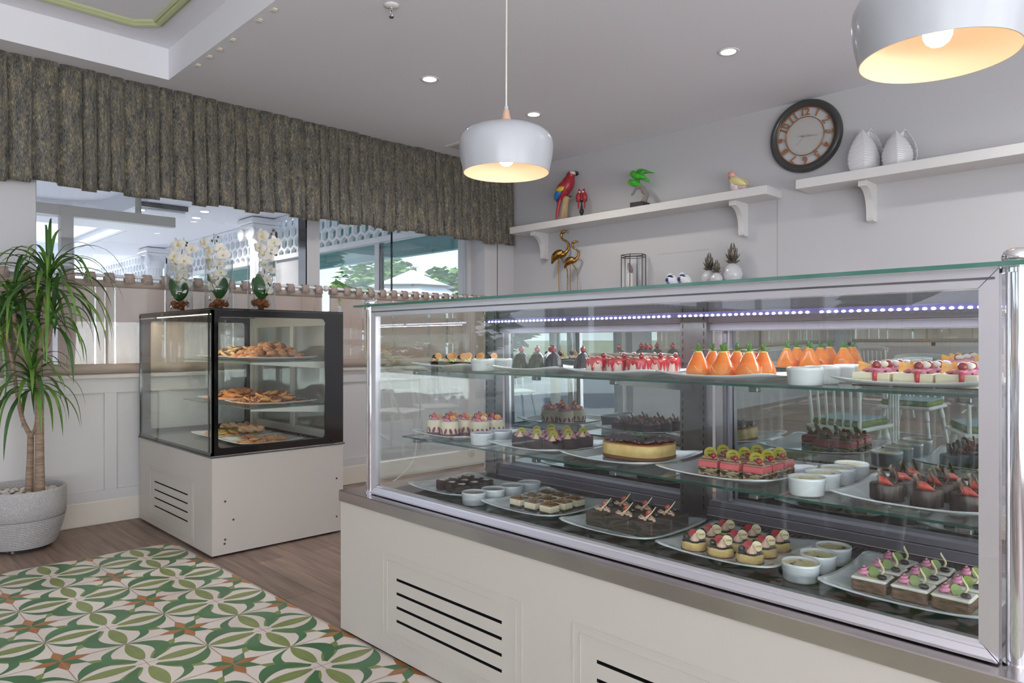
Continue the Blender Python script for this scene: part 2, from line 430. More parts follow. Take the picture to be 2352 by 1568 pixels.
mo = strip_path([(-4.59, -4.7), (-4.59, 1.347), (-4.49, 1.45), (1.3, 1.455)], [(-.034, 0), (-.034, .008), (-.026, .016), (-.02, .010), (-.012, .022), (0, .028), (.012, .022), (.02, .010), (.026, .016), (.034, .008), (.034, 0)], CZ+.2, GM)
mo.obj('trim_3', GM, kind='structure')

# ---- back wall ----
MB().box(WO, RX+.3, BY, BY+.14, 0, CZ).obj('wall_back', WALL, kind='structure')
MB().box(-2.358, -2.350, BY-.0015, BY, 0, 2.2).box(-3.38, -2.9, BY-.001, BY, 1.868, 1.874).obj('trim_6', mat('wall_panel_joint', S(176, 174, 174), .7), kind='structure')

# ---- left wall: pillars, sill, openings ----
lw = MB()
lw.box(WO, WX, -.2, .945, 0, CZ)                # pillar behind the plant
lw.box(WO, WX, .945, 4.575, 0, .925)            # below the windows
lw.box(WO, WX, .945, 4.575, 2.62, CZ)           # above
lw.box(WO, WX, 4.575, BY, 0, CZ)                # corner pillar
lw.box(WO, WX, -2.6, -.2, 2.45, CZ)             # above the glazed door
lw.box(WO, WX, -3.0, -2.6, 0, CZ)
lw.box(WO, WX, FY, -3.0, 0, .8); lw.box(WO, WX, FY, -3.0, 2.4, CZ); lw.box(WO, WX, -5.9, -5.7, .8, 2.4)
lw.obj('wall_left', WALL, kind='structure')
wn = MB()
for a, b in ((-.2, 4.96),):
    wn.box(WX, WX+.006, a, b, .15, .845); wn.box(WX, WX+.022, a, b, .83, .925)
    wn.box(WX, WX+.022, a, b, .15, .215)
for y in (.10, 1.345, 2.59, 3.83): wn.box(WX+.0062, WX+.0225, y-.035, y+.035, .2155, .8295)
wn.obj('trim_1', WAINS, kind='structure')
MB().box(WX-.26, WX+.05, .6, 4.96, .9255, .945).obj('trim_2', mat('sill_beige', S(206, 198, 188), .5), kind='structure')
MB().bev(WX, WX+.026, -.2, 4.96, 0, .152, .006).obj('baseboard_left', CREAMB, kind='structure')
MB().bev(WX, RX, BY-.022, BY, 0, .152, .006).obj('baseboard_back', CREAMB, kind='structure')
MB().box(WX-.0005, WX+.0015, 4.735, 4.741, .95, 2.5).obj('trim_7', DARK, kind='structure')
# windows in the left wall
fw = MB(); gx = -5.30
for a, b in ((.945, .985), (4.535, 4.575), (2.80, 2.915)): fw.box(gx-.03, gx+.03 + (.0 if a != 2.80 else .05), a, b, .945, 2.62)
fw.box(gx-.03, gx+.03, .985, 4.535, .945, .985); fw.box(gx-.03, gx+.03, .985, 4.535, 2.58, 2.62)
wf = fw.obj('window_1', mat('grey_window_frame', S(196, 194, 196), .35), kind='structure')
MB().box(gx-.004, gx+.004, .985, 2.8, .985, 2.58).box(gx-.004, gx+.004, 2.915, 4.535, .985, 2.58).obj('pane', GLASSW, wf)
MB().box(gx-.035, gx+.085, 2.788, 2.7995, .985, 2.58).box(gx-.006, gx+.006, 3.66, 3.672, .985, 2.58).obj('gasket', BLACK, wf)

# glazed door to the terrace (behind the camera, seen in the mirror doors of the case)
df = MB()
for a, b in ((-2.6, -2.52), (-1.42, -1.34), (-.28, -.2)): df.box(-5.24, -5.16, a, b, .06, 2.45)
df.box(-5.24, -5.16, -2.6, -.2, 0, .12); df.box(-5.24, -5.16, -2.6, -.2, 2.37, 2.45)
dd = df.obj('door_1', mat('white_door_frame', S(222, 222, 222), .4), kind='structure')
MB().box(-5.204, -5.196, -2.52, -1.42, .12, 2.37).obj('pane', GLASSW, dd)
MB().bev(-5.155, -5.13, -1.41, -1.38, .95, 1.25, .005).obj('door_handle', CHROME, dd)
# far-left wall windows + front wall
def window(n, mb, axis, a0, a1, z0, z1, at):
    f = MB()
    for p, q in ((a0, a0+.06), (a1-.06, a1), ((a0+a1)/2-.03, (a0+a1)/2+.03)):
        f.box(*((at-.04, at+.04, p, q) if axis == 'x' else (p, q, at-.04, at+.04)), z0, z1)
    for p, q in ((z0, z0+.06), (z1-.06, z1)):
        f.box(*((at-.04, at+.04, a0, a1) if axis == 'x' else (a0, a1, at-.04, at+.04)), p, q)
    o = f.obj(n, WHITE, kind='structure')
    g = MB(); g.box(*((at-.004, at+.004, a0, a1) if axis == 'x' else (a0, a1, at-.004, at+.004)), z0, z1); g.obj('pane', GLASSW, o)
window('window_2', None, 'x', -8.6, -5.9, .8, 2.4, -5.22); window('window_3', None, 'x', -5.7, -3.0, .8, 2.4, -5.22)
fwl = MB(); fwl.box(WO, RX, FY-.2, FY, 0, .8); fwl.box(WO, RX, FY-.2, FY, 2.4, CZ)
for a, b in ((WO, -4.9), (-2.2, -1.9), (.6, .9), (2.6, RX)): fwl.box(a, b, FY-.2, FY, .8, 2.4)
fwl.obj('wall_front', WALL, kind='structure')
window('window_4', None, 'y', -4.9, -2.2, .8, 2.4, FY-.1); window('window_5', None, 'y', -1.9, .6, .8, 2.4, FY-.1); window('window_6', None, 'y', .9, 2.6, .8, 2.4, FY-.1)
# right wall: low wall, pillars and a row of windows
rw = MB(); rw.box(RX, RX+.2, FY, BY, 0, .35); rw.box(RX, RX+.2, FY, BY, 2.65, CZ)
for y in (FY, -5.6, -2.6, .4, 3.0): rw.box(RX, RX+.2, y, y+.3, .35, 2.65)
rw.box(RX, RX+.2, 4.0, BY, .35, 2.65)
rw.obj('wall_right', WALL, kind='structure')

# ---- veranda outside the left window ----
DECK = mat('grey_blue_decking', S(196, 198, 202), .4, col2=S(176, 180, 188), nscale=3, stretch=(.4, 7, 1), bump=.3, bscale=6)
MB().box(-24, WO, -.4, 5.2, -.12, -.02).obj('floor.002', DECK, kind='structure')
MB().box(-24, WO, -14, -.4001, -.12, -.02).obj('floor.003', mat('darkened_grey_decking', S(88, 95, 106), .6, col2=S(70, 78, 90), nscale=3, stretch=(.4, 7, 1), bump=.3, bscale=6), kind='structure')  # same decking, shade put into its colour to dim the mirrored view
GRASS = mat('garden_ground', S(110, 120, 84), .9, col2=S(136, 134, 110), nscale=2)
MB().box(-60, -24, -50, 50, -.2, -.08).box(-24, 2.8, 5.1, 50, -.2, -.08).box(-24, 30, -50, FY-.2, -.2, -.08).box(RX+.2, 30, FY-.2, 50, -.2, -.08).obj('ground', GRASS, kind='structure')
def rounded(x0, x1, y0, y1, r, corner):   # rectangle with the far corner rounded
    pts = [(x0, y0), (x1, y0), (x1, y1)]
    pts += [(x0+r-r*math.sin(a), y1-r+r*math.cos(a)) for a in [PI/2*i/8 for i in range(9)]]
    return pts
vc = MB(); vx0, vx1, vy0, vy1 = -11.3, -5.7, -1.0, 2.85; r_ = .7
poly = rounded(vx0, vx1, vy0, vy1, r_, 0)
z0, z1 = CZ+.005, CZ+.25
vc.box(-11.9, vx0, -1.4, 4.6, z0, z1+.1); vc.box(vx1, WO, -1.4, 4.6, z0, z1+.1); vc.box(vx0, vx1, vy1, 4.6, z0, z1+.1); vc.box(vx0, vx1, -1.4, vy0, z0, z1+.1)
vc.box(vx0, vx1, vy0, vy1, z1, z1+.1); vc.box(-24, -11.9, 3.4, 4.6, z0, z1+.1)
cor = [(vx0, vy1)]+[(vx0+r_-r_*math.sin(a), vy1-r_+r_*math.cos(a)) for a in [PI/2*i/8 for i in range(9)]]
vc.prism(cor, z0, z1, 'z')
vc.obj('ceiling.001', mat('veranda_ceiling_paint', S(228, 228, 234), .7), kind='structure')
# hexagon lattice frieze
def lattice(xa, xb, ya, z0, z1, name, label):
    m = MB(); W = .18; RH = .138; th = .05
    hz = RH*2/3; rows = int((z1-z0)/RH)+2; cols = int((xb-xa)/W)+2
    cl = lambda x, z: (min(max(x, xa), xb), min(max(z, z0), z1))
    for r0 in range(-1, rows):
        for c0 in range(-1, cols):
            X = xa+c0*W+(W/2 if r0 % 2 else 0); Z = z0+r0*RH+.02
            out = [(X, Z+hz*1.0), (X+W/2, Z+hz*.5), (X+W/2, Z-hz*.5), (X, Z-hz*1.0), (X-W/2, Z-hz*.5), (X-W/2, Z+hz*.5)]
            inn = [(X+(x-X)*.78, Z+(z-Z)*.78) for x, z in out]
            out = [cl(*p) for p in out]; inn = [cl(*p) for p in inn]
            if max(p[1] for p in out)-min(p[1] for p in out) < .004 or max(p[0] for p in out)-min(p[0] for p in out) < .004: continue
            vs = [(x, ya, z) for x, z in out]+[(x, ya, z) for x, z in inn]+[(x, ya+th, z) for x, z in inn]
            fs = [(i, (i+1) % 6, 6+(i+1) % 6, 6+i) for i in range(6)]+[(6+i, 6+(i+1) % 6, 12+(i+1) % 6, 12+i) for i in range(6)]
            m.add(vs, fs, 0)
    m.box(xa, xb, ya-.03, ya+th, z0-.05, z0+.01); m.box(xa, xb, ya-.03, ya+th, z1-.01, z1+.015)
    m.box(xa-.03, xa, ya-.02, ya+th, z0, z1); m.box(xb, xb+.03, ya-.02, ya+th, z0, z1)
    return tag(m.obj(name, WHITEO), label, 'lattice', 'white hexagon lattice friezes of the veranda')
lattice(-9.33, -5.42, 4.53, 2.32, 2.83, 'lattice_frieze', 'white hexagon lattice frieze nearest the window, right of the closer fluted column')
lattice(-13.62, -9.68, 4.53, 2.32, 2.83, 'lattice_frieze', 'white hexagon lattice frieze outside between the two fluted columns')
lattice(-21.0, -13.98, 4.53, 2.32, 2.83, 'lattice_frieze', 'white hexagon lattice frieze outside, farthest left beyond both columns')
TEALG = glass('tinted_terrace_glass', (.86, .93, .93, 1), 1.0)
FAC = mat('grey_facade_panel', S(168, 168, 172), .6)
TEAL = mat('teal_awning', S(150, 190, 186), .6, col2=S(128, 172, 170), nscale=1.2)
fa = MB()
fa.box(-9.36, -8.45, 4.55, 4.62, 0, 2.27); 
fa.box(-13.7, -13.3, 4.55, 4.62, 0, 2.27)
fa.obj('wall_veranda', FAC, kind='structure')
def vwin(n, x0, x1, mids):
    f = MB()
    for a in [x0, x1-.09]+mids: f.box(a, a+.09, 4.56, 4.62, 0, 2.27)
    o = f.obj(n, mat(n+'_frame', S(206, 206, 210), .4), kind='structure')
    MB().box(x0, x1, 4.586, 4.594, 0, 2.27).obj('pane', TEALG, o)
    g = MB()
    for a in mids: g.box(a+.09, a+.12, 4.57, 4.61, 0, 2.27)
    if mids: g.obj('gasket', BLACK, o)
vwin('window_7', -8.45, -5.36, [-6.93]); vwin('window_8', -13.3, -9.66, [-11.5]); vwin('window_9', -21, -14.0, [-17.6])
tag(MB().box(-15, -5.4, 5.62, 5.72, 2.30, 2.84).box(-15, -5.4, 4.72, 5.62, 2.80, 2.84).obj('awning', TEAL), 'teal awning band outside above the garden glass', 'awning')
WALLBK = mat('brown_soffit', S(110, 104, 100), .7)

def ionic(x, y, label):
    t = thing('ionic_column', label, 'column', (x, y, -.02), 0, 'fluted columns of the veranda')
    fl = lambda a, q: 1-.045*(.5+.5*math.cos(16*a))
    MB().lathe([(.135, .12), (.13, 2.5)], 96, 0, wob=fl).obj('shaft', WHITEO, t)
    MB().bev(-.19, .19, -.19, .19, 0, .06, .01).lathe([(.17, .06), (.175, .09), (.14, .12), (.13, .13)], 32).obj('base', WHITEO, t)
    cp = MB(); cp.lathe([(.13, 2.5), (.15, 2.52), (.15, 2.56), (.18, 2.62), (.18, 2.66)], 32); cp.bev(-.21, .21, -.2, .2, 2.72, 2.78, .012); cp.bev(-.24, .24, -.22, .22, 2.78, 2.86, .015)
    cp.box(-.17, .17, -.17, .17, 2.62, 2.73)
    cp.obj('capital', WHITEO, t)
    for sx_ in (-1, 1):
        v = MB()
        for yy in (-.19,):
            sp = [(sx_*(.165+(.085*(1-k/26))*math.cos(k*.62)), yy, 2.655+(.085*(1-k/26))*math.sin(k*.62)) for k in range(24)]
            v.tube(sp, [.016*(1-k/40) for k in range(24)], 6)
            v.cyl((0, 0, 0), .085, 0, .04, 24, M=T_(sx_*.165, yy+.03, 2.655) @ rotm('X', PI/2))
            v.ball((sx_*.165, yy, 2.655), .02, 8, 6)
        v.obj('volute', WHITEO, t)
ionic(-9.52, 4.40, 'white fluted column with scrolled capital outside, nearest the window')
ionic(-13.8, 4.40, 'white fluted column with scrolled capital outside, farther along the veranda')
# hanging track, terrace post, tube lamp, slatted parapet
GB = mat('greige_metal', S(186, 182, 176), .5)
t = thing('hanging_track', 'pale grey hanging blind track outside under the veranda ceiling', 'track', (-8.17, 2.44, 2.45))
MB().box(-.05, .05, -4.4, .36, -.05, .055).obj('rail', GB, t); MB().cyl((0, 0, 0), .03, .055, .40, 16).obj('rod', GB, t)
tag(MB().box(-8.23, -8.11, 1.72, 1.83, -.02, 2.40).obj('terrace_post', GB), 'square pale post outside the window, under the hanging track', 'post')
t = thing('tube_lamp', 'slim grey tube lamp on the veranda ceiling beside the hanging rod', 'lamp', (-9.3, 3.05, 2.84))
MB().box(-.03, .03, -.3, .3, -.05, .01).obj('housing', STEELD, t); MB().tube([(0, -.27, -.07), (0, .27, -.07)], .014, 8).obj('lamp_tube', WHITEO, t)
pr_ = MB(); pr_.box(-24, -11.95, 3.33, 3.40, 2.86, 3.02); pr_.box(-24, -11.95, 3.28, 3.40, 3.02, 3.06)
for k in range(60): pr_.box(-24+k*.2, -24+k*.2+.16, 3.34, 3.38, 3.06, 4.4)
tag(pr_.obj('slatted_parapet', WHITEO), 'white slatted parapet in sun beyond the veranda ceiling', 'parapet')
CANV = mat('white_canvas', S(226, 230, 238), .8, bump=.4, bscale=3, bdist=.03)
tag(MB().grid(lambda u, v: (-13.0+.06*si(v*9+u*3), 2.35+.62*u+.05*si(u*6), -.02+2.8*v-.05*u*v), 14, 12).obj('canvas_screen', CANV, solid=.01), 'white canvas wind screen outside behind the square post', 'screen')
for i, (x, y) in enumerate(((-9.9, 2.98), (-9.45, 3.62), (-10.0, 3.72))):
    t = thing('recessed_light', ['warm recessed downlight in veranda ceiling beside the curved recess', 'warm recessed downlight in veranda ceiling, right one of the pair', 'warm recessed downlight in veranda ceiling, left one of the pair'][i], 'downlight', (x, y, CZ+.005), 0, 'veranda ceiling downlights')
    MB().lathe([(.05, -.001), (.075, -.006), (.08, 0)], 24).obj('ring', WHITEO, t); MB().cyl((0, 0, 0), .05, -.004, -.001, 20).obj('lens', LEDW, t)
    d = bpy.data.lights.new('veranda_beam', 'SPOT'); d.energy = 75; d.color = (1, .95, .90); d.spot_size = 2.8; d.spot_blend = .5; d.shadow_soft_size = .08
    o = bpy.data.objects.new('veranda_beam', d); COL.objects.link(o); o.location = (x, y, CZ-.02)

# ---- trees, umbrellas ----
LEAFM = mat('light_green_leaves', S(72, 112, 30), .6, col2=S(122, 156, 54), nscale=3)  # brighter leaf green
LEAFD = mat('dark_green_leaves', S(48, 82, 28), .6, col2=S(84, 120, 44), nscale=3)  # darker leaf green for two of the trees
BARK = mat('bark', S(120, 102, 84), .9, bump=.5)
def foliage(cl, n, size, seed):
    R = random.Random(seed); m = MB()
    for _ in range(n):
        c0, rad = cl[R.randrange(len(cl))]
        th = R.uniform(0, 2*PI); ph = math.acos(R.uniform(-1, 1)); rr_ = rad*(R.random()**.25)
        p = Vector((c0[0]+rr_*math.sin(ph)*math.cos(th), c0[1]+rr_*math.sin(ph)*math.sin(th), c0[2]+rr_*.85*math.cos(ph)))
        q = Matrix.Rotation(R.uniform(0, 6.3), 3, 'Z') @ Matrix.Rotation(R.uniform(-1.2, 1.2), 3, 'X')
        s_ = size*R.uniform(.7, 1.4)
        a = q @ Vector((s_, 0, 0)); b = q @ Vector((0, s_*.45, 0)); c1 = q @ Vector((0, 0, s_*.18))
        m.add([p-a, p+b+c1, p+a, p-b+c1], [(0, 1, 2), (0, 2, 3)], 0)
    return m
def tree(x, y, z, r, label, seed, mtl, n=2600, group='garden trees', leaf=.09):
    t = thing('tree', label, 'tree', (x, y, -.1), 0, group)
    R = random.Random(seed)
    cl = [((R.uniform(-.8, .8)*r, R.uniform(-.6, .6)*r, z+R.uniform(-.45, .5)*r), r*R.uniform(.4, .62)) for _ in range(13)]
    foliage(cl, int(n*2.2), leaf*1.5, seed).obj('foliage', mtl, t)
    MB().tube([(0, 0, 0), (.05, .03, z*.4), (0, 0, z)], [.11, .08, .05], 8).tube([(.05, .03, z*.4), (r*.4, 0, z+.1)], [.06, .03], 6).obj('trunk', BARK, t)
    return t
tree(-14.2, 10.5, 1.9, 1.7, 'leafy green tree outside, left one above the parasols', 3, LEAFM)
tree(-10.1, 12.0, 2.3, 1.9, 'bushy green tree outside, middle one behind the white parasol', 4, LEAFM, 3000)
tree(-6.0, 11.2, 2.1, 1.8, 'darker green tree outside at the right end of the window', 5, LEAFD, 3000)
UMB = mat('parasol_canvas', S(226, 222, 222), .8)
UMBE = mat('parasol_valance', S(186, 172, 160), .8)
def umbrella(x, y, ztop, r, label, rz=.3, group='white garden parasols'):
    t = thing('parasol', label, 'parasol', (x, y, -.08), rz, group)
    z = ztop+.08; n = 8
    def tier(ra, za, rb, zb, sag):
        m = MB()
        for k in range(n):
            a0, a1 = 2*PI*k/n, 2*PI*(k+1)/n
            for i in range(4):
                f0, f1 = i/4, (i+1)/4
                q = []
                for f, a in ((f0, a0), (f1, a0), (f1, a1), (f0, a1)):
                    rr_ = ra+(rb-ra)*f; zz = za+(zb-za)*f-sag*si(PI*f)
                    q.append((rr_*math.cos(a), rr_*math.sin(a), zz))
                m.add(q, [(0, 1, 2, 3)])
        return m
    tier(0.0, z, r*.42, z-r*.17, .02).obj('top_vent', UMB, t, solid=.006)
    tier(r*.36, z-r*.19, r, z-r*.50, .04).obj('canopy', UMB, t, solid=.006)
    v = MB()
    for k in range(n):
        a0, a1 = 2*PI*k/n, 2*PI*(k+1)/n
        v.add([(r*math.cos(a0), r*math.sin(a0), z-r*.5), (r*math.cos(a1), r*math.sin(a1), z-r*.5), (r*math.cos(a1), r*math.sin(a1), z-r*.5-.09), (r*math.cos(a0), r*math.sin(a0), z-r*.5-.09)], [(0, 1, 2, 3)])
    v.obj('valance', UMBE, t, solid=.005)
    MB().cyl((0, 0, 0), .025, 0, z-.02, 12).ball((0, 0, z), .04, 8, 6).obj('pole', BARK, t)
    MB().cyl((0, 0, 0), .25, 0, .08, 20).obj('base', FAC, t)
umbrella(-9.8, 7.2, 2.38, 1.75, 'two-tier white parasol outside, centre of the right window pane')
umbrella(-6.3, 6.9, 2.0, 1.4, 'low white parasol outside at the right edge of the window', .1)
umbrella(-13.2, 7.0, 1.95, 1.5, 'low white parasol outside left of the tall parasol', .7)
# ================= LARGE PASTRY CASE =================
def panel_holes(m, x0, x1, z0, z1, y, holes, depth=.02, mi=0, md=1, axis='y'):
    xs = sorted({x0, x1} | {h[0] for h in holes} | {h[1] for h in holes}); zs = sorted({z0, z1} | {h[2] for h in holes} | {h[3] for h in holes})
    inh = lambda a, b: any(h[0]-1e-6 < a < h[1]+1e-6 and h[2]-1e-6 < b < h[3]+1e-6 for h in holes)
    for i in range(len(xs)-1):
        for j in range(len(zs)-1):
            a, b, c0, d = xs[i], xs[i+1], zs[j], zs[j+1]
            if not inh((a+b)/2, (c0+d)/2): m.add([(a, y, c0), (b, y, c0), (b, y, d), (a, y, d)], [(0, 1, 2, 3)], mi)
    for h in holes:
        a, b, c0, d = h
        v = [(a, y, c0), (b, y, c0), (b, y, d), (a, y, d), (a, y+depth, c0), (b, y+depth, c0), (b, y+depth, d), (a, y+depth, d)]
        m.add(v, [(0, 4, 5, 1), (1, 5, 6, 2), (2, 6, 7, 3), (3, 7, 4, 0), (4, 7, 6, 5)], md)
def frame_bead(m, x0, x1, z0, z1, y, w_=.004, h=.0025, mi=0):
    m.box(x0, x1, y-h, y, z0, z0+w_, mi); m.box(x0, x1, y-h, y, z1-w_, z1, mi); m.box(x0, x0+w_, y-h, y, z0+w_, z1-w_, mi); m.box(x1-w_, x1, y-h, y, z0+w_, z1-w_, mi)
CX0, CX1, CY0, CY1 = -2.52, -.16, 1.495, 2.36
t = thing('pastry_case', 'long glass pastry display case with chrome posts, steel rim and cream base', 'display case', (-1.35, 1.93, 0))
case = t
OX, OY = 1.35, -1.93
def L(m): # shift world coordinates to the case's own
    m.v = [(p[0]+OX, p[1]+OY, p[2]) for p in m.v]; return m
b = MB(); slots = []
for (sx0, sx1) in ((-2.137, -1.585), (-1.214, -.662)):
    for z in (.2945, .2445, .1945, .1455): slots.append((sx0, sx1, z-.0045, z+.0045))
slots = []
zz = [.2945, .2445, .1945, .1455]
for z in zz: slots += [(-2.137, -1.585, z-.005, z+.005), (-1.214, -.662, z-.005, z+.005)]
panel_holes(b, CX0, CX1, .012, .522, CY0+.005, slots, .03)
b.add([(CX0, CY0+.005, .012), (CX0, CY1, .012), (CX0, CY1, .522), (CX0, CY0+.005, .522)], [(0, 1, 2, 3)])
b.add([(CX1, CY0+.005, .012), (CX1, CY1, .012), (CX1, CY1, .522), (CX1, CY0+.005, .522)], [(0, 1, 2, 3)])
b.add([(CX0, CY1, .012), (CX1, CY1, .012), (CX1, CY1, .522), (CX0, CY1, .522)], [(0, 1, 2, 3)])
b.add([(CX0, CY0+.005, .012), (CX1, CY0+.005, .012), (CX1, CY1, .012), (CX0, CY1, .012)], [(0, 1, 2, 3)], 1)
for (a, c0) in ((-2.223, -1.496), (-1.300, -.573)):
    frame_bead(b, a, c0, .068, .379, CY0+.005, .005); frame_bead(b, a+.026, c0-.026, .093, .354, CY0+.005, .004)
L(b).obj('base_cabinet', [CREAM, DARK], t)
L(MB().box(CX0+.03, CX1-.03, CY0+.04, CY1-.04, 0, .011)).obj('plinth', DARK, t)
L(MB().bev(CX0-.004, CX1+.004, CY0-.003, CY1+.003, .519, .562, .0025)).obj('steel_rim', STEEL, t)
DECKM = mat('dark_case_floor', S(70, 66, 64), .16, .75, col2=S(58, 55, 54), nscale=4)
L(MB().box(-2.34, -.33, 1.572, 2.12, .562, .578)).obj('display_floor', DECKM, t)
gr = MB(); 
for k in range(118): gr.box(-2.27+k*.0162, -2.27+k*.0162+.009, 2.035, 2.085, .5785, .5795)
L(gr).obj('air_grille', mat('grille_slots', S(14, 14, 15), .6), t)
# posts with caps
PX = (-2.402, -.288)
for px in PX:
    for py in (1.566, 2.19):
        p = MB(); p.cyl((px, py, 0), .0195, .562, 1.287, 28); p.cyl((px, py, 0), .025, .562, .5675, 28); p.cyl((px, py, 0), .026, 1.277, 1.2868, 28)
        p.lathe([(.0, .026), (.012, .0255), (.022, .021), (.0265, .012), (.0265, .004), (.023, .0)], 28, 0, (px, py, 1.2957))
        L(p).obj('post', CHROME, t)
# front glass frame
FX0, FX1, FYY = -2.374, -.314, 1.556
f = MB()
def rail(m, x0, x1, z0, z1, y):
    m.bev(x0, x1, y-.010, y+.012, z0, z1, .003)
def mitre(m, pts_in, pts_out, y0, y1):
    pass
for (a, b_, c0, d) in (((FX0, .5655), (FX1, .5655), (FX1-.032, .597), (FX0+.032, .597)), ((FX0+.032, 1.251), (FX1-.032, 1.251), (FX1, 1.2865), (FX0, 1.2865)),
                       ((FX0, .5655), (FX0+.032, .597), (FX0+.032, 1.251), (FX0, 1.2865)), ((FX1-.032, .597), (FX1, .5655), (FX1, 1.2865), (FX1-.032, 1.251))):
    q = [a, b_, c0, d]; cxm = sum(p[0] for p in q)/4; czm = sum(p[1] for p in q)/4
    q = [(cxm+(p[0]-cxm)*.9993, czm+(p[1]-czm)*.997) for p in q]
    fm = MB()
    if q[0][1] < .57 and q[1][1] < .57:      # sloped bottom rail
        for (y0, y1, za, zb) in ((FYY-.016, FYY-.010, .5655, .5745), (FYY-.010, FYY+.012, .5655, .597)):
            pass
        xa, xb = q[0][0], q[1][0]
        pts = [(FYY-.018, .5655), (FYY-.018, .571), (FYY-.014, .578), (FYY-.011, .5835), (FYY-.0108, .585), (FYY-.009, .590), (FYY-.003, .596), (FYY+.012, .597), (FYY+.012, .5655)]
        ins = lambda z: (z-.5655)*1.0
        n_ = len(pts); vs = [(xa+ins(z), y, z) for y, z in pts]+[(xb-ins(z), y, z) for y, z in pts]
        fm.add(vs, [(i, (i+1) % n_, n_+(i+1) % n_, n_+i) for i in range(n_)]); fm.add(vs, [tuple(range(n_))[::-1], tuple(range(n_, 2*n_))])
    else: fm.prism(q, FYY-.010, FYY+.012, 'y')
    L(fm).obj('frame_rail', ALU, t)
lip = MB(); lip.box(FX0+.006, FX1-.006, FYY-.0125, FYY-.0103, 1.266, 1.270)
L(lip).obj('frame_groove', STEELD, t)
L(MB().box(FX0+.03, FX1-.03, FYY-.003, FYY+.003, .594, 1.254)).obj('front_pane', GLASS, t)
for x, n in ((FX0+.018, 0), (FX1-.018, 1)):
    L(MB().sheet(x-.003, x+.003, 1.575, 2.17, .566, 1.284, 'x')).obj('end_pane', [GLASS, GEDGE], t)
L(MB().sheet(-2.462, -.262, 1.522, 2.25, 1.287, 1.2957, 'z')).obj('top_pane', [GLASS, GEDGE2], t)
# shelves
for z, nm in ((.770, 0), (1.038, 1)):
    sh = L(MB().sheet(-2.358, -.345, 1.682, 2.085, z, z+.0065, 'z')).obj('glass_shelf', [GLASS, GEDGE], t)
    for k, bx in enumerate((-2.27, -1.80, -1.30, -.86, -.42)):
        if k in (0, 2, 4):
            L(MB().prism([(1.70, z-.014), (1.70, z-.004), (2.10, z-.004), (2.10, z-.05), (2.0, z-.042)], bx-.003, bx+.003, 'x')).obj('bracket', STEELD, sh)
    for bx in (-2.27, -1.62, -1.30, -.86, -.40):
        L(MB().bev(bx-.012, bx+.012, 1.678, 1.70, z-.012, z-.0005, .002)).obj('shelf_clip', STEELD, sh)
# rear: stanchions with slots, mirrored sliding doors
RYY = 2.13
for a, b_ in ((-2.335, -2.265), (-1.345, -1.245), (-.40, -.33)):
    s_ = MB(); s_.box(a, b_, RYY-.02, RYY+.02, .58, 1.284)
    for xx in (a+.008, b_-.012):
        for k in range(26): s_.box(xx, xx+.004, RYY-.0208, RYY-.0202, .60+k*.026, .615+k*.026, 1)
    L(s_).obj('stanchion', [STEELD, DARK], t)
RAILM = mat('lavender_grey_anodised', S(124, 121, 131), .5, .3)
L(MB().box(-2.33, -.33, RYY-.005, RYY+.05, 1.215, 1.284).box(-2.33, -.33, RYY+.0, RYY+.05, 1.19, 1.2125)).obj('rear_top_rail', RAILM, t)
L(MB().box(-2.33, -.33, RYY-.012, RYY+.05, .58, .606).box(-2.33, -.33, RYY-.002, RYY+.05, .609, .626)).obj('rear_bottom_rail', RAILM, t)
MIRR = half_mirror('mirrored_door_glass', .50, S(34, 37, 36))
for a, b_, yy in ((-2.262, -1.30, RYY+.037), (-1.24, -.40, RYY+.037)):
    M_ = T_(0, yy+OY, .905) @ rotm('X', .0135) @ T_(0, 0, -.905)
    d = MB(); d.box(a+OX, b_+OX, -.002, .002, .626, 1.188, 0, M_)
    dd_ = d.obj('sliding_door', MIRR, t)
    for e0 in (a, b_-.028): MB().box(e0+OX, e0+.028+OX, -.008, -.002, .626, 1.188, 0, M_).obj('door_stile', ALU, dd_)
g = L(MB().box(-1.205, -1.193, RYY+.02, RYY+.034, .63, 1.188).box(-1.185, -1.178, RYY+.01, RYY+.03, .63, 1.188)).obj('door_track', RAILM, t)
# LED strip
LED = thing('led_strip', 'blue-white LED light strip under the top rear rail of the long pastry case', 'light strip', (-1.32, 2.085, 1.238))
MB().box(-.97, .97, -.006, .010, .004, .012).box(-.97, .97, -.0065, .012, -.0035, .004).obj('channel', mat('violet_channel', S(118, 114, 168), .5, .2), LED)
for r0 in range(0, 94, 23):
    m_ = MB()
    for k in range(r0, min(94, r0+22)): m_.ball((-.955+k*.0206, -.0075, .0), .0044, 8, 5, sc_=(1.3, .5, .8))
    m_.obj('diode_row', LEDM, LED)
for zz_, nn in ((1.14, 7),):
    pass
def led_lamp(x0, x1, y, z, e, col):
    d = bpy.data.lights.new('led_glow', 'AREA'); d.shape = 'RECTANGLE'; d.size = x1-x0; d.size_y = .01; d.energy = e; d.color = col
    o = bpy.data.objects.new('led_glow', d); COL.objects.link(o); o.location = ((x0+x1)/2, y, z); o.rotation_euler = (math.radians(-12), 0, 0)
led_lamp(-2.27, -.37, 2.06, 1.228, 4.2, (.86, .88, 1.0))

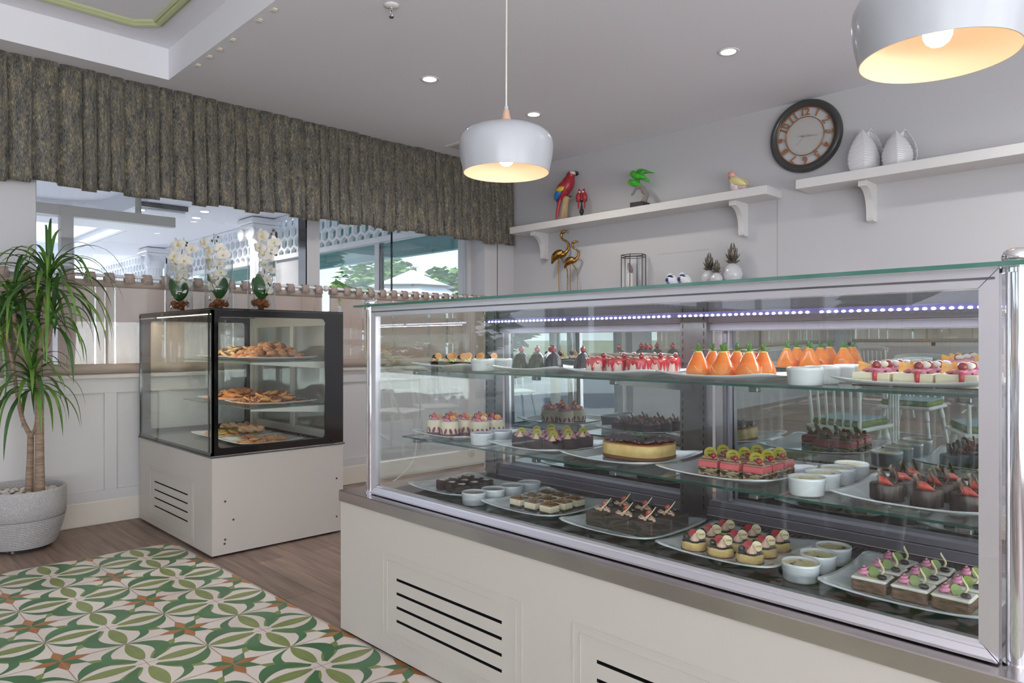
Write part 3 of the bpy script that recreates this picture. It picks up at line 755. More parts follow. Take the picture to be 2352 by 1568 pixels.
# ================= SMALL BLACK-FRAMED CABINET =================
SX0, SX1, SY0, SY1 = -5.01, -3.828, 1.505, 2.295
sm = thing('display_cabinet', 'small glass display cabinet with black frame and cream vented base', 'display cabinet', ((SX0+SX1)/2, (SY0+SY1)/2, 0))
ox, oy = -(SX0+SX1)/2, -(SY0+SY1)/2
def K(m): m.v = [(p[0]+ox, p[1]+oy, p[2]) for p in m.v]; return m
b = MB(); hs = [(-4.726, -4.175, z-.004, z+.004) for z in (.288, .238, .188, .137)]
panel_holes(b, SX0, SX1, .012, .532, SY0, hs, .03)
for q in ([(SX0, SY0), (SX0, SY1)], [(SX1, SY0), (SX1, SY1)], [(SX0, SY1), (SX1, SY1)]):
    (a, c0), (d, e) = q; b.add([(a, c0, .012), (d, e, .012), (d, e, .532), (a, c0, .532)], [(0, 1, 2, 3)])
b.add([(SX0, SY0, .012), (SX1, SY0, .012), (SX1, SY1, .012), (SX0, SY1, .012)], [(0, 1, 2, 3)], 1)
frame_bead(b, -4.82, -4.085, .05, .374, SY0, .005); frame_bead(b, -4.80, -4.105, .066, .358, SY0, .004)
RUST = mat('rusty_hole', S(84, 70, 58), .8)
bo = K(b).obj('base_cabinet', [CREAM, DARK], sm)
for y, z in ((1.575, .295), (1.575, .09), (1.572, .068), (2.25, .33), (2.25, .10), (1.62, .19)):
    MB().cyl((0, 0, 0), .006, 0, .0015, 10, M=T_(SX1+ox+.0002, y+oy, z) @ rotm('Y', PI/2)).obj('screw_hole', RUST, bo)
K(MB().box(SX0+.04, SX1-.04, SY0+.04, SY1-.04, 0, .011)).obj('plinth', DARK, sm)
K(MB().bev(SX0-.008, SX1+.008, SY0-.008, SY1+.008, .533, .544, .002)).obj('steel_rim', STEELD, sm)
gz0, gz1 = .545, 1.325
PRB = BLACK
fr = MB()
# right-hand end glass with wide black printed border
def border(m, y0, y1, z0, z1, a0, a1, b0, b1, x, th=.004, rad=.02):
    # frame polygon with rounded inner corners
    inn = []
    for cx_, cz_, s0 in ((a1-rad, b1-rad, 0), (a0+rad, b1-rad, 1), (a0+rad, b0+rad, 2), (a1-rad, b0+rad, 3)):
        for i in range(6):
            an = PI/2*s0+PI/2*i/5; inn.append((cx_+rad*math.cos(an), cz_+rad*math.sin(an)))
    out = [(y1, z1)]*6+[(y0, z1)]*6+[(y0, z0)]*6+[(y1, z0)]*6
    n = 24; vs = [(x, p[0], p[1]) for p in out]+[(x, p[0], p[1]) for p in inn]+[(x+th, p[0], p[1]) for p in out]+[(x+th, p[0], p[1]) for p in inn]
    fs = []
    for i in range(n):
        j = (i+1) % n
        for o in (0, 2*n):
            if out[i] == out[j]: fs.append((o+i, o+n+j, o+n+i))
            else: fs.append((o+i, o+j, o+n+j, o+n+i))
        fs.append((n+i, n+j, 3*n+j, 3*n+i))
        if out[i] != out[j]: fs.append((i, j, 2*n+j, 2*n+i))
    m.add(vs, fs)
bd = MB(); border(bd, SY0, SY1, gz0, gz1, 1.538, 2.172, .583, 1.289, SX1-.006, .006)
K(bd).obj('black_border', BLACK, sm)
K(MB().box(SX1-.0055, SX1-.0015, SY0+.03, SY1-.08, .575, 1.295)).obj('end_pane', GLASS, sm)
bd = MB(); border(bd, SY0, SY1, gz0, gz1, 1.57, 2.2, .583, 1.289, SX0, .006)
K(bd).obj('black_border', BLACK, sm)
K(MB().box(SX0+.001, SX0+.005, SY0+.03, SY1-.08, .575, 1.295)).obj('end_pane', GLASS, sm)
fr.box(SX0, SX1, SY0-.002, SY0+.012, gz0, gz0+.016).box(SX0, SX1, SY0-.002, SY0+.012, gz1-.020, gz1).box(SX0, SX0+.016, SY0-.002, SY0+.012, gz0, gz1).box(SX1-.055, SX1-.042, SY0, SY0+.006, gz0, gz1)
fr.box(SX1-.012, SX1, SY0-.002, SY0+.012, gz0, gz1)
K(fr).obj('black_edge', BLACK, sm)
K(MB().box(SX0+.01, SX1-.01, SY0+.001, SY0+.005, gz0+.01, gz1-.012)).obj('front_pane', GLASS, sm)
K(MB().box(SX0, SX1, SY0, SY1, gz1+.001, gz1+.009)).obj('top_panel', BLACK, sm)
K(MB().box(SX0+.015, SX1-.01, SY0+.015, SY1-.03, gz0, gz0+.012)).obj('display_floor', mat('grey_case_floor', S(120, 118, 112), .25, .6), sm)
WF = mat('white_sliding_frame', S(206, 204, 194), .35)
rf = MB(); ry = SY1-.03
rf.box(SX0+.02, SX1-.01, ry, ry+.02, gz0+.012, gz0+.06).box(SX0+.02, SX1-.01, ry, ry+.02, gz1-.07, gz1)
for a in (SX0+.02, SX1-.10, (SX0+SX1)/2-.02): rf.box(a, a+.045, ry-.006, ry+.02, gz0+.05, gz1-.06)
K(rf).obj('rear_door_frame', WF, sm)
K(MB().box(SX0+.06, SX1-.08, ry+.008, ry+.012, gz0+.05, gz1-.06)).obj('sliding_door', half_mirror('cabinet_door_glass', .30, S(96, 98, 90)), sm)
for a in (SX1-.06, SX0+.012): K(MB().box(a, a+.046, ry-.03, ry-.001, gz0+.01, gz1-.005)).obj('upright', WF, sm)
gg = MB()
for k in range(40): gg.box(SX0+.05+k*.029, SX0+.066+k*.029, ry-.05, ry-.034, gz0+.0125, gz0+.02)
K(gg).obj('air_grille', DARK, sm)
for z in (.772, 1.036):
    sh = K(MB().sheet(SX0+.10, -3.90, 1.742, 2.235, z, z+.006, 'z')).obj('glass_shelf', [GLASS, GEDGE2], sm)
    for bx in (-3.906, SX0+.11):
        K(MB().prism([(1.75, z-.010), (1.75, z-.001), (2.23, z-.001), (2.23, z-.045)], bx, bx+.004, 'x')).obj('bracket', WF, sh)
cl = thing('led_strip', 'warm LED light strip along the ceiling of the small black-framed cabinet', 'light strip', (-4.43, 1.60, 1.312))
MB().box(-.55, .55, -.012, .012, -.0, .010).obj('channel', WF, cl)
m_ = MB()
for k in range(60): m_.ball((-.54+k*.0183, 0, -.002), .0028, 6, 4)
m_.obj('diodes', LEDW, cl)
d = bpy.data.lights.new('warm_led_glow', 'AREA'); d.shape = 'RECTANGLE'; d.size = 1.1; d.size_y = .012; d.energy = 3.0; d.color = (1, .88, .68)
o = bpy.data.objects.new('warm_led_glow', d); COL.objects.link(o); o.location = (-4.43, 1.60, 1.305); o.rotation_euler = (math.radians(15), 0, 0)
# ================= CURTAINS =================
VAL, ntv, ov = _new('mottled_velvet')
bv = ntv.nodes.new('ShaderNodeBsdfPrincipled'); ntv.links.new(bv.outputs[0], ov.inputs[0]); bv.inputs['Roughness'].default_value = .62; bv.inputs['Sheen Weight'].default_value = .35; bv.inputs['Sheen Roughness'].default_value = .4
c1 = _coord(ntv, (1, 1, 1), 'UV')
na = ntv.nodes.new('ShaderNodeTexNoise'); na.inputs['Scale'].default_value = 1.0; na.inputs['Detail'].default_value = 7; na.inputs['Roughness'].default_value = .75
mpa = ntv.nodes.new('ShaderNodeMapping'); mpa.inputs['Scale'].default_value = (46, 6, 1); ntv.links.new(c1, mpa.inputs[0]); ntv.links.new(mpa.outputs[0], na.inputs[0])
nb = ntv.nodes.new('ShaderNodeTexNoise'); nb.inputs['Scale'].default_value = 1.0; nb.inputs['Detail'].default_value = 3
mpb = ntv.nodes.new('ShaderNodeMapping'); mpb.inputs['Scale'].default_value = (330, 34, 1); ntv.links.new(c1, mpb.inputs[0]); ntv.links.new(mpb.outputs[0], nb.inputs[0])
ad = ntv.nodes.new('ShaderNodeMath'); ad.operation = 'MULTIPLY_ADD'; ad.inputs[1].default_value = .55; ntv.links.new(nb.outputs[0], ad.inputs[0])
sb = ntv.nodes.new('ShaderNodeMath'); sb.operation = 'MULTIPLY'; sb.inputs[1].default_value = .62; ntv.links.new(na.outputs[0], sb.inputs[0]); ntv.links.new(sb.outputs[0], ad.inputs[2])
rv = ntv.nodes.new('ShaderNodeValToRGB'); el = rv.color_ramp.elements
el[0].position = .44; el[0].color = S(34, 32, 31); el[1].position = .74; el[1].color = S(168, 152, 120)
e2 = el.new(.54); e2.color = S(78, 78, 78); e3 = el.new(.63); e3.color = S(114, 106, 90)
ntv.links.new(ad.outputs[0], rv.inputs[0]); ntv.links.new(rv.outputs[0], bv.inputs[0])
bpv = ntv.nodes.new('ShaderNodeBump'); bpv.inputs['Strength'].default_value = .4; bpv.inputs['Distance'].default_value = .002; ntv.links.new(nb.outputs[0], bpv.inputs['Height']); ntv.links.new(bpv.outputs[0], bv.inputs['Normal'])
Rv = random.Random(11)
folds = []; y = -.35
while y < 4.90:
    wv = Rv.uniform(.075, .135); folds.append((y, min(wv, 4.91-y) if 4.91-y > .03 else wv, Rv.uniform(.6, 1.15), Rv.uniform(-.35, .35), Rv.random())); y += wv
ye = y
def val_pt(u, v):
    # u along the wall in fold units, v from top to bottom
    k = min(int(u*len(folds)), len(folds)-1); f = u*len(folds)-k
    y0, wv, am, sk, rnd = folds[k]
    amp = .070*am*(.55+.55*v)
    q = .24+.06*sk
    if f < q: s_ = f/q; prof = .78*abs(math.cos(PI*s_))**.8; yy = f*(.5+.5*s_)
    else: s_ = (f-q)/(1-q); prof = .78+.22*si(PI*s_)**.7; yy = f
    yy = y0+wv*yy + .012*sk*si(v*3.0)*v
    zb = 2.105+.014*si(k*1.7)-.012*prof
    x = -5.055+amp*prof+.006*si(v*7+k)
    return (x, yy, 2.844+(zb-2.844)*v)
vm = MB(); NF = len(folds)
vm.grid(lambda u, v: val_pt(min(u, .99999), v), NF*16, 14, 0, True, uvs=(ye+.35))
va = vm.obj('valance_curtain', VAL, solid=.004)
tag(va, 'pleated bronze-grey valance curtain hanging from the ceiling above the window', 'curtain')

SHEER = sheer('beige_sheer', S(192, 174, 162), .06)
ROD = mat('white_rod', S(226, 228, 230), .35)
TAB = mat('beige_linen_tab', S(176, 158, 148), .9, col2=S(160, 142, 132), nscale=80, bump=.3, bscale=300)
def sheer_curtain(x, y0, y1, z0, z1, label, seed, group, axis='y', tabs=True, tabm=None):
    R = random.Random(seed); nn = int((y1-y0)/.006)
    ph = []; yy = y0
    o = thing('cafe_curtain', label, 'curtain', (0, 0, 0), 0, group)
    ks = [(R.uniform(30, 46), R.uniform(0, 6), R.uniform(.4, 1)) for _ in range(3)]
    def pt(u, v):
        y = y0+(y1-y0)*u
        w_ = sum(c0*si(y*k*.75+p+.6*si(y*3.1+p)) for k, p, c0 in ks)/2.2
        xo = x+.014*w_*(.5+.6*v)+.003
        z = z1+(z0-z1)*v
        return (xo, y, z) if axis == 'y' else (y, xo, z)
    MB().grid(pt, nn, 6, 0, True, uvs=(y1-y0)).obj('panel', SHEER, o)
    def hem(za, zb, nm):
        def hp(u, v):
            p = pt(u, (z1-(za+(zb-za)*v))/(z1-z0)); s_ = .003
            return (p[0]+s_, p[1], p[2]) if axis == 'y' else (p[0], p[1]+s_, p[2])
        MB().grid(hp, nn//2, 1, 0, True).obj(nm, TABS, o, solid=.001)
    hem(z1-.045, z1, 'header_band'); hem(z0, z0+.06, 'hem')
    if tabs:
        yy = y0+.03
        while yy < y1-.03:
            m = MB(); w_ = .027; off = .017
            pr1 = [(off*math.cos(a)*1.02, .0+.017*si(a)) for a in [PI/2*0-.3+(PI+.6)*i/8 for i in range(9)]]
            pr1 = [(off+.004, z1-.012-ROD_Z)]+pr1+[(-off-.004, z1-.012-ROD_Z)]
            vs = []
            for e in (-w_, w_):
                for a, c0 in pr1:
                    vs.append((x+a*1.15, yy+e*(1.1 if c0 < 0 else .95), ROD_Z+c0*1.15) if axis == 'y' else (yy+e, x+a*1.15, ROD_Z+c0*1.15))
            n_ = len(pr1); m.add(vs, [(i, i+1, n_+i+1, n_+i) for i in range(n_-1)], 0, True)
            m.obj('tab', TAB, o, solid=.002); yy += R.uniform(.105, .12)
    return o
TABS = sheer('beige_sheer_double', S(192, 176, 164), .0, False)
ROD_Z = 1.572
sheer_curtain(-5.036, -.15, 2.83, .955, 1.545, 'long sheer beige tab-top cafe curtain left of the rod bracket', 5, 'tab-top cafe curtains')
sheer_curtain(-5.036, 2.90, 4.60, .955, 1.545, 'shorter sheer beige tab-top cafe curtain right of the rod bracket', 6, 'tab-top cafe curtains')
t = thing('curtain_rod', 'white curtain rod carrying the cafe curtains along the window', 'rod', (-5.036, 2.2, ROD_Z))
MB().tube([(0, -2.38, 0), (0, 2.42, 0)], .011, 12).obj('rod', ROD, t)
MB().ball((0, .665, .0), .024, 14, 9).tube([(0, .665, 0), (-.05, .665, 0)], .012, 8).obj('bracket', mat('ivory_plastic', S(224, 216, 206), .4), t)
t = thing('hanging_string', 'thin grey cord hanging down the curtain below the rod bracket', 'cord', (-4.992, 2.872, 1.56))
MB().tube([(0, 0, .01), (.004, .002, -.1), (0, .006, -.3), (.003, .002, -.615)], .0022, 6).obj('cable', mat('grey_cord', S(120, 116, 116), .6), t)
CW = mat('white_cord', S(220, 216, 208), .5)
t = thing('floor_cable', 'white cable curling across the floor beside the left wall baseboard, behind the case', 'cable', (-4.9, 3.2, 0))
MB().tube([(-.08, .55, .5), (-.07, .5, .30), (0, .40, .14), (.05, .2, .03), (.10, .0, .006), (.18, -.25, .006), (.3, -.4, .006), (.45, -.42, .006), (.5, -.3, .006)], .005, 8).obj('cable', CW, t)

# ================= POTTED DRACAENA =================
TER = mat('grey_terrazzo', S(186, 184, 182), .6, col2=S(156, 154, 152), nscale=240, detail=3, bump=.35, bscale=220, lo=.42, hi=.6)
pot = thing('potted_dracaena', 'tall dracaena with drooping leaves in a speckled grey pot with ribbed base', 'potted plant', (-4.785, .825, 0))
def ribs(a, q): return 1
MB().lathe([(.128, .0), (.132, .012), (.128, .02)], 48).obj('foot', mat('dark_scuffed_base', S(50, 46, 42), .8, col2=S(150, 146, 142), nscale=30, lo=.55, hi=.6), pot)
pr2 = [(.130, .018)]
for k in range(16):
    z = .022+k*.0098; r_ = .140+.068*min(1, (z/.17))**.65
    pr2 += [(r_, z), (r_+.0035, z+.003), (r_+.0035, z+.0065), (r_, z+.0085)]
MB().lathe(pr2, 56).obj('ribbed_base', TER, pot)
MB().lathe([(.205, .178), (.213, .186), (.215, .25), (.2145, .325), (.211, .338), (.204, .34), (.197, .336), (.194, .30), (.194, .26)], 56).obj('planter', TER, pot)
MB().cyl((0, 0, 0), .194, .275, .285, 40).obj('soil', mat('soil', S(60, 50, 42), .95), pot)
TRK = mat('dracaena_bark', S(168, 144, 122), .8, col2=S(134, 112, 94), nscale=16, stretch=(1, 1, 6), bump=.5, bscale=14, bdist=.006)
def trunk(pts, rad, n_='trunk'):
    return MB().tube(pts, rad, 10).obj(n_, TRK, pot)
# positions relative to the pot; u runs across the picture, d away from the camera
uR = Vector((.698, .716, 0)); uF = Vector((-.716, .698, 0))
def rel(u, z, d=0): v = uR*u+uF*d; return (v.x, v.y, z)
trunk([rel(.100, .28), rel(.100, .5), rel(.098, .8), rel(.088, .95), rel(.11, 1.15), rel(.128, 1.30), rel(.14, 1.44)], [.028, .023, .020, .017, .014, .013, .012])
trunk([rel(.020, .28, .03), rel(.028, .5, .03), rel(.030, .62, .03)], [.022, .017, .016])
trunk([rel(.030, .62, .03), rel(-.01, .72, .02), rel(-.025, .86, .0), rel(-.05, 1.02, 0), rel(-.085, 1.2, 0)], [.014, .011, .010, .009, .009], 'branch')
trunk([rel(.030, .62, .03), rel(.058, .67, .03), rel(.066, .76, .03), rel(.07, .86, .02)], [.013, .010, .009, .009], 'branch')
trunk([rel(.092, .92), rel(.04, 1.06, -.02), rel(-.01, 1.2, -.03), rel(-.03, 1.32, -.02)], [.013, .011, .010, .010], 'branch')
trunk([rel(.10, 1.05), rel(.15, 1.15, .0), rel(.165, 1.30, .02)], [.012, .010, .009], 'branch')
LF = mat('dracaena_leaf', S(64, 106, 38), .38, col2=S(112, 150, 56), nscale=5, coat=.15)
LF2 = mat('dracaena_leaf_dark', S(42, 78, 36), .4, col2=S(72, 112, 48), nscale=5, coat=.15)
Rl = random.Random(21); CLAMP = True
def leaf(base, az, el, Ln, wd, droop, m):
    P = Vector(base); pts = []; d = Vector((math.cos(az)*math.cos(el), math.sin(az)*math.cos(el), si(el))); n = 11
    ws = []
    for i in range(n+1):
        f = i/n; pts.append(P.copy()); ws.append(wd*(.55+.45*si(min(1, f*2.2)*PI/2))*(1-f**2.6)+.0004)
        P = P+d*(Ln/n); d = (d+Vector((0, 0, -droop/n*(1+2.2*f)))).normalized()
    side = Vector((-si(az), math.cos(az), 0))
    for p in pts:
        p.x = max(p.x, -.185 if base[2] < 3 and CLAMP else -9)
    vs = []
    for i, p in enumerate(pts):
        up = (pts[min(i+1, n)]-pts[max(i-1, 0)]).cross(side).normalized()
        vs += [p-side*ws[i]-up*ws[i]*.35*-1, p, p+side*ws[i]+up*ws[i]*.35]
    m.add(vs, [(i*3+j, i*3+j+1, (i+1)*3+j+1, (i+1)*3+j) for i in range(n) for j in (0, 1)], 0, True)
def head(c0, n, L0, L1, spread=1.0, mt=LF, up=1.35):
    for k in range(n):
        az = 2.39996*k+Rl.uniform(-.2, .2); f = k/n
        el = up-1.5*f*spread+Rl.uniform(-.15, .15)
        m = MB(); leaf((c0[0], c0[1], c0[2]-.10*f), az, el, Rl.uniform(L0, L1)*(.8+.3*f), Rl.uniform(.010, .015), Rl.uniform(1.0, 2.6), m)
        m.obj('leaf', mt if k % 3 else LF2, pot)
    MB().ball((c0[0], c0[1], c0[2]-.05), .02, 8, 6, sc_=(1, 1, 2.6)).obj('crown', mt, pot)
head(rel(.145, 1.53, .01), 52, .36, .56)
head(rel(-.03, 1.40, -.02), 34, .34, .50)
head(rel(.075, .98, -.03), 40, .30, .46, 1.0)
head(rel(-.12, 1.24, 0), 20, .30, .46)
head(rel(.168, 1.33, .02), 22, .30, .44)
for az_, el_, L_ in ((PI*.95, 1.25, .55), (PI*1.15, 1.1, .5), (.9, 1.0, .6), (.75, .8, .55)):
    m = MB(); leaf(rel(.145, 1.53), az_, el_, L_, .008, 1.3 if el_ > 1.2 else 1.9, m); m.obj('leaf', LF2, pot)
CLAMP = False
# pebbles
PEB = mat('white_pebble', S(226, 220, 212), .5, col2=S(206, 190, 176), nscale=9)
pb = MB(); pb.ball((0, 0, 0), .017, 10, 7, sc_=(1.25, 1, .72)); pb0 = pb.obj('pebble', PEB)
tag(pb0, 'smooth white pebble lying on the soil around the dracaena trunks', 'pebble', 'white pebbles in the grey pot')
spots_ = []
Rp = random.Random(9)
while len(spots_) < 62:
    a = Rp.uniform(0, 2*PI); r_ = .172*math.sqrt(Rp.random()); p = (r_*math.cos(a), r_*si(a))
    if all((p[0]-q[0])**2+(p[1]-q[1])**2 > .0012 for q in spots_) and (p[0]-rel(.100, 0)[0])**2+(p[1]-rel(.100, 0)[1])**2 > .0026 and (p[0]-rel(.02, 0, .03)[0])**2+(p[1]-rel(.02, 0, .03)[1])**2 > .0020: spots_.append(p)
    elif Rp.random() < .0006: break
for k, p in enumerate(spots_):
    o = pb0 if k == 0 else pb0.copy()
    if k: COL.objects.link(o)
    o.location = (-4.785+p[0], .825+p[1], .298+Rp.uniform(0, .012)); o.rotation_euler = (Rp.uniform(-.2, .2), Rp.uniform(-.2, .2), Rp.uniform(0, 6)); s_ = Rp.uniform(.8, 1.3); o.scale = (s_, s_, s_)

# ================= LAMPS =================
LW = mat('lamp_white_lacquer', S(178, 180, 186), .28, coat=.25)
LIN = mat('lamp_inner_cream', S(226, 202, 176), .55)
LWD = mat('lamp_beech', S(214, 176, 152), .5, col2=S(200, 160, 136), nscale=6, stretch=(1, 1, .1))
BULB = emis('lamp_bulb', (1, .93, .82, 1), 3.5)
def pendant(x, y, z, label):
    t = thing('pendant_lamp', label, 'pendant lamp', (x, y, z), 0, 'white dome pendant lamps over the pastry case')
    pf = [(.1595, 0), (.163, .02), (.1695, .05), (.1735, .08), (.1745, .10), (.172, .12), (.163, .138), (.146, .152), (.122, .163), (.092, .171), (.06, .176), (.034, .178)]
    MB().lathe(pf, 64).obj('lamp_shade', LW, t)
    MB().lathe([(r-.0025, h-.001 if i else 0) for i, (r, h) in enumerate(pf)], 64).lathe([(.1595, 0), (.157, 0)], 64).obj('shade_lining', LIN, t)
    MB().lathe([(.045, .1765), (.030, .183), (.0205, .194), (.015, .208), (.0115, .226), (.0105, .234), (0, .234)], 32).obj('neck', LWD, t)
    MB().cyl((0, 0, 0), .0075, .234, .248, 14).obj('cord_grip', LW, t)
    MB().tube([(0, 0, .248), (.001, 0, .5), (.0025, 0, .8), (0, 0, CZ-z-.001)], .0032, 8).obj('cord', mat('cord_cream', S(222, 216, 204), .7), t)
    MB().cyl((0, 0, 0), .05, CZ-z-.02, CZ-z-.0005, 24).obj('ceiling_rose', LW, t)
    MB().lathe([(0, .026), (.014, .028), (.024, .036), (.029, .047), (.030, .058), (.027, .074), (.016, .098), (.014, .11), (0, .11)], 24).obj('bulb', BULB, t)
    MB().cyl((0, 0, 0), .016, .11, .175, 14).obj('socket', LW, t)
    d = bpy.data.lights.new('pendant_glow', 'POINT'); d.energy = .5; d.color = (1, .86, .70); d.shadow_soft_size = .03
    o = bpy.data.objects.new('pendant_glow', d); COL.objects.link(o); o.location = (x, y, z-.012)
pendant(-1.915, 1.835, 1.778, 'white dome pendant lamp hanging in front of the valance, left of two')
pendant(-.478, 1.787, 1.782, 'white dome pendant lamp near the clock, cut by the top right corner')
def downlight(x, y, col, em, e, label, vis=True):
    t = thing('downlight', label, 'downlight', (x, y, CZ), 0, 'recessed ceiling downlights')
    MB().lathe([(.042, .0), (.044, -.005), (.058, -.006), (.062, -.001)], 32).obj('trim_ring', WHITE, t)
    MB().cyl((0, 0, 0), .042, -.004, -.001, 28).obj('lens', emis('downlight_lens', col, em), t)
    d = bpy.data.lights.new('downlight_beam', 'SPOT'); d.energy = e; d.color = col[:3]; d.spot_size = 2.75; d.spot_blend = .6; d.shadow_soft_size = .05
    o = bpy.data.objects.new('downlight_beam', d); COL.objects.link(o); o.location = (x, y, CZ-.012)
downlight(-3.663, 2.828, (.90, .91, 1, 1), 6, 32, 'cool white recessed downlight between the valance and the left pendant cord')
downlight(-2.103, 3.809, (.92, .93, 1, 1), 6, 5, 'cool white recessed downlight near the clock')
downlight(-3.690, 3.819, (1, .92, .80, 1), 8, 32, 'warm white recessed downlight just right of the left pendant cord')
for k, (x, y) in enumerate(((-2.0, 2.3), (-.3, 3.8), (-.3, 2.3), (1.2, 3.8), (-3.9, -5.8), (-1.5, -5.8), (1.0, -5.8))):  # unseen downlights added to fill the room with light
    if k in (0, 2): continue
    downlight(x, y, (1, .975, .94, 1), 6, 45, ['', 'added fill downlight over the right end of the back wall', '', 'added fill downlight in the far right back corner', 'added fill downlight behind the camera, nearest the terrace wall', 'added fill downlight behind the camera, middle of the rear row', 'added fill downlight behind the camera, right of the rear row'][k])
t = thing('sprinkler_head', 'white fire sprinkler head on a round plate under the ceiling', 'sprinkler', (-2.998, 2.073, CZ))
MB().lathe([(.0, -.012), (.02, -.011), (.036, -.006), (.038, 0)], 28).obj('cover_plate', WHITE, t)
MB().cyl((0, 0, 0), .009, -.03, -.011, 12).tube([(.008, 0, -.028), (.010, 0, -.045), (.004, 0, -.056)], .0025, 6).tube([(-.008, 0, -.028), (-.010, 0, -.045), (-.004, 0, -.056)], .0025, 6).obj('nozzle', CHROME, t)
MB().lathe([(0, -.064), (.011, -.063), (.012, -.058), (.005, -.055)], 14).obj('deflector', STEELD, t)
t = thing('air_vent', 'small square ceiling vent partly behind the left pendant lamp', 'vent', (-4.70, 3.99, CZ))
MB().bev(-.11, .11, -.11, .11, -.012, -.0005, .004).obj('frame', WHITE, t); MB().box(-.085, .085, -.085, .085, -.0145, -.0121).obj('grille', WALL, t)
for k, (x, y) in enumerate(((-3.451, 1.668), (-3.618, 1.668), (-3.956, 1.668), (-4.137, 1.668), (-4.284, 1.668), (-4.466, 1.668))):
    t = thing('cable_clip', 'small ivory cable clip stuck to the ceiling along the edge of the recess', 'clip', (x, y, CZ), 0, 'ivory clips along the ceiling recess')
    MB().bev(-.022, .022, -.012, .012, -.008, -.0005, .002).obj('clip_body', CREAMB, t); MB().box(-.010, .010, -.013, .013, -.0105, -.0078).obj('clip_tab', CREAMB, t)
# ================= PASTRIES =================
def text_mesh(body, size, ext, nm, mtl, parent, M, bold=0):
    c = bpy.data.curves.new(nm, 'FONT'); c.body = body; c.size = size; c.extrude = ext; c.align_x = 'CENTER'; c.align_y = 'CENTER'; c.offset = bold
    o0 = bpy.data.objects.new(nm, c); COL.objects.link(o0)
    bpy.context.view_layer.update()
    me = bpy.data.meshes.new_from_object(o0.evaluated_get(bpy.context.evaluated_depsgraph_get()))
    bpy.data.objects.remove(o0); me.materials.clear(); me.materials.append(mtl)
    o = bpy.data.objects.new(nm, me); COL.objects.link(o); o.parent = parent; o.matrix_local = M; return o
Rf = random.Random(5)
def plate_mesh(w_=.345, d_=.345, hr=.018, hc=.028, n=9):
    m = MB(); seg = 72; hw, hd = w_/2, d_/2
    rings = [(0.0, .0045), (.60, .0045), (.70, .006), (.82, .6), (.93, .93), (1.0, 1.0), (1.0, .90), (.90, .62), (.66, -.0), (.5, 0), (.48, .002), (0, .002)]
    vs = []; k = len(rings)
    for i, (f, h) in enumerate(rings):
        for j in range(seg):
            a = 2*PI*j/seg+PI/4; ca, sa = math.cos(a), math.sin(a)
            r_ = (abs(ca)**n+abs(sa)**n)**(-1/n); corner = (r_-1)/(2**.5*.93-1); r_ *= .975+.04*max(0, corner)**2
            H = hr+(hc-hr)*max(0, corner)**1.5
            z = h if h < .05 else H*h
            vs.append((hw*f*r_*ca, hd*f*r_*sa, z))
    fs = [(i*seg+j, i*seg+(j+1) % seg, (i+1)*seg+(j+1) % seg, (i+1)*seg+j) for i in range(k-1) for j in range(seg)]
    m.add(vs, fs, 0, True)
    return m
plm = plate_mesh().mesh('plate', CERAM)
def plate(cx, cy, z, label, me=plm, group='square white plates in the pastry case'):
    o = bpy.data.objects.new('plate', me); COL.objects.link(o); o.location = (cx, cy, z+.0004); tag(o, label, 'plate', group); return o
ZB, ZM, ZT = .578, .7765, 1.0445
PB, PM, PT = ZB+.0052, ZM+.0052, ZT+.0052
for nm, cx in (('brownies', -2.118), ('caramel squares', -1.690), ('long chocolate cake', -1.325), ('mini cheesecakes', -.970), ('pink-topped slices', -.525)):
    plate(cx, 1.812, ZB, 'square white plate of %s on the case floor' % nm)
for nm, cx in (('strawberry cream cups', -2.172), ('smiley-topped chocolate cups', -1.716), ('the berry cheesecake', -1.370), ('pink wafer cakes', -1.006), ('strawberry chocolate cakes', -.520)):
    plate(cx, 1.866, ZM, 'square white plate of %s on the middle glass shelf' % nm)
for nm, cx in (('orange-topped tartlets', -2.172), ('dark cherry domes', -1.716), ('red-dripped cakes', -1.370), ('orange pear cakes', -1.006), ('orange-slice cream cakes', -.520)):
    plate(cx, 1.866, ZT, 'square white plate of %s on the top glass shelf' % nm)
def scatter(proto, pts, z, rzj=.2):
    first = True
    for (x, y) in pts:
        rz = Rf.uniform(-rzj, rzj)
        if first: proto.location = (x, y, z); proto.rotation_euler = (0, 0, rz); first = False
        else: dup(proto, (x, y, z), rz)
def grid_pts(xs, ys, skip=()): return [(x+Rf.uniform(-.002, .002), y+Rf.uniform(-.002, .002)) for i, x in enumerate(xs) for j, y in enumerate(ys) if (i, j) not in skip]
CHOC = mat('dark_chocolate', S(52, 33, 26), .6, spec=.25, col2=S(70, 46, 38), nscale=40, bump=.05)
CHOCG = mat('glossy_chocolate', S(34, 24, 20), .12, coat=.7)
MILK = mat('milk_chocolate', S(120, 84, 62), .4)
CRM = mat('cream_filling', S(236, 222, 190), .5, sss=.05)
VAN = mat('vanilla_sponge', S(228, 200, 134), .7, col2=S(214, 180, 112), nscale=60, bump=.3)
WCR = mat('whipped_cream', S(240, 234, 222), .45, sss=.05)
PINK = mat('pink_cream', S(226, 150, 178), .5, sss=.05)
PEACH = mat('peach_cream', S(226, 188, 164), .5)
LIME = mat('lime_cream', S(214, 214, 150), .5)
RED = mat('cherry_red', S(150, 18, 26), .12, coat=.8)
REDG = mat('red_glaze', S(196, 32, 50), .15, coat=.8)
STRAW = mat('strawberry_red', S(196, 58, 52), .3, col2=S(220, 110, 92), nscale=90, coat=.4)
ORSL = mat('orange_slice', S(238, 150, 40), .3, col2=S(246, 184, 80), nscale=70, coat=.4)
GRAPE = mat('dark_grape', S(34, 24, 40), .15, coat=.6)
GREENL = mat('mint_leaf', S(70, 128, 40), .4)
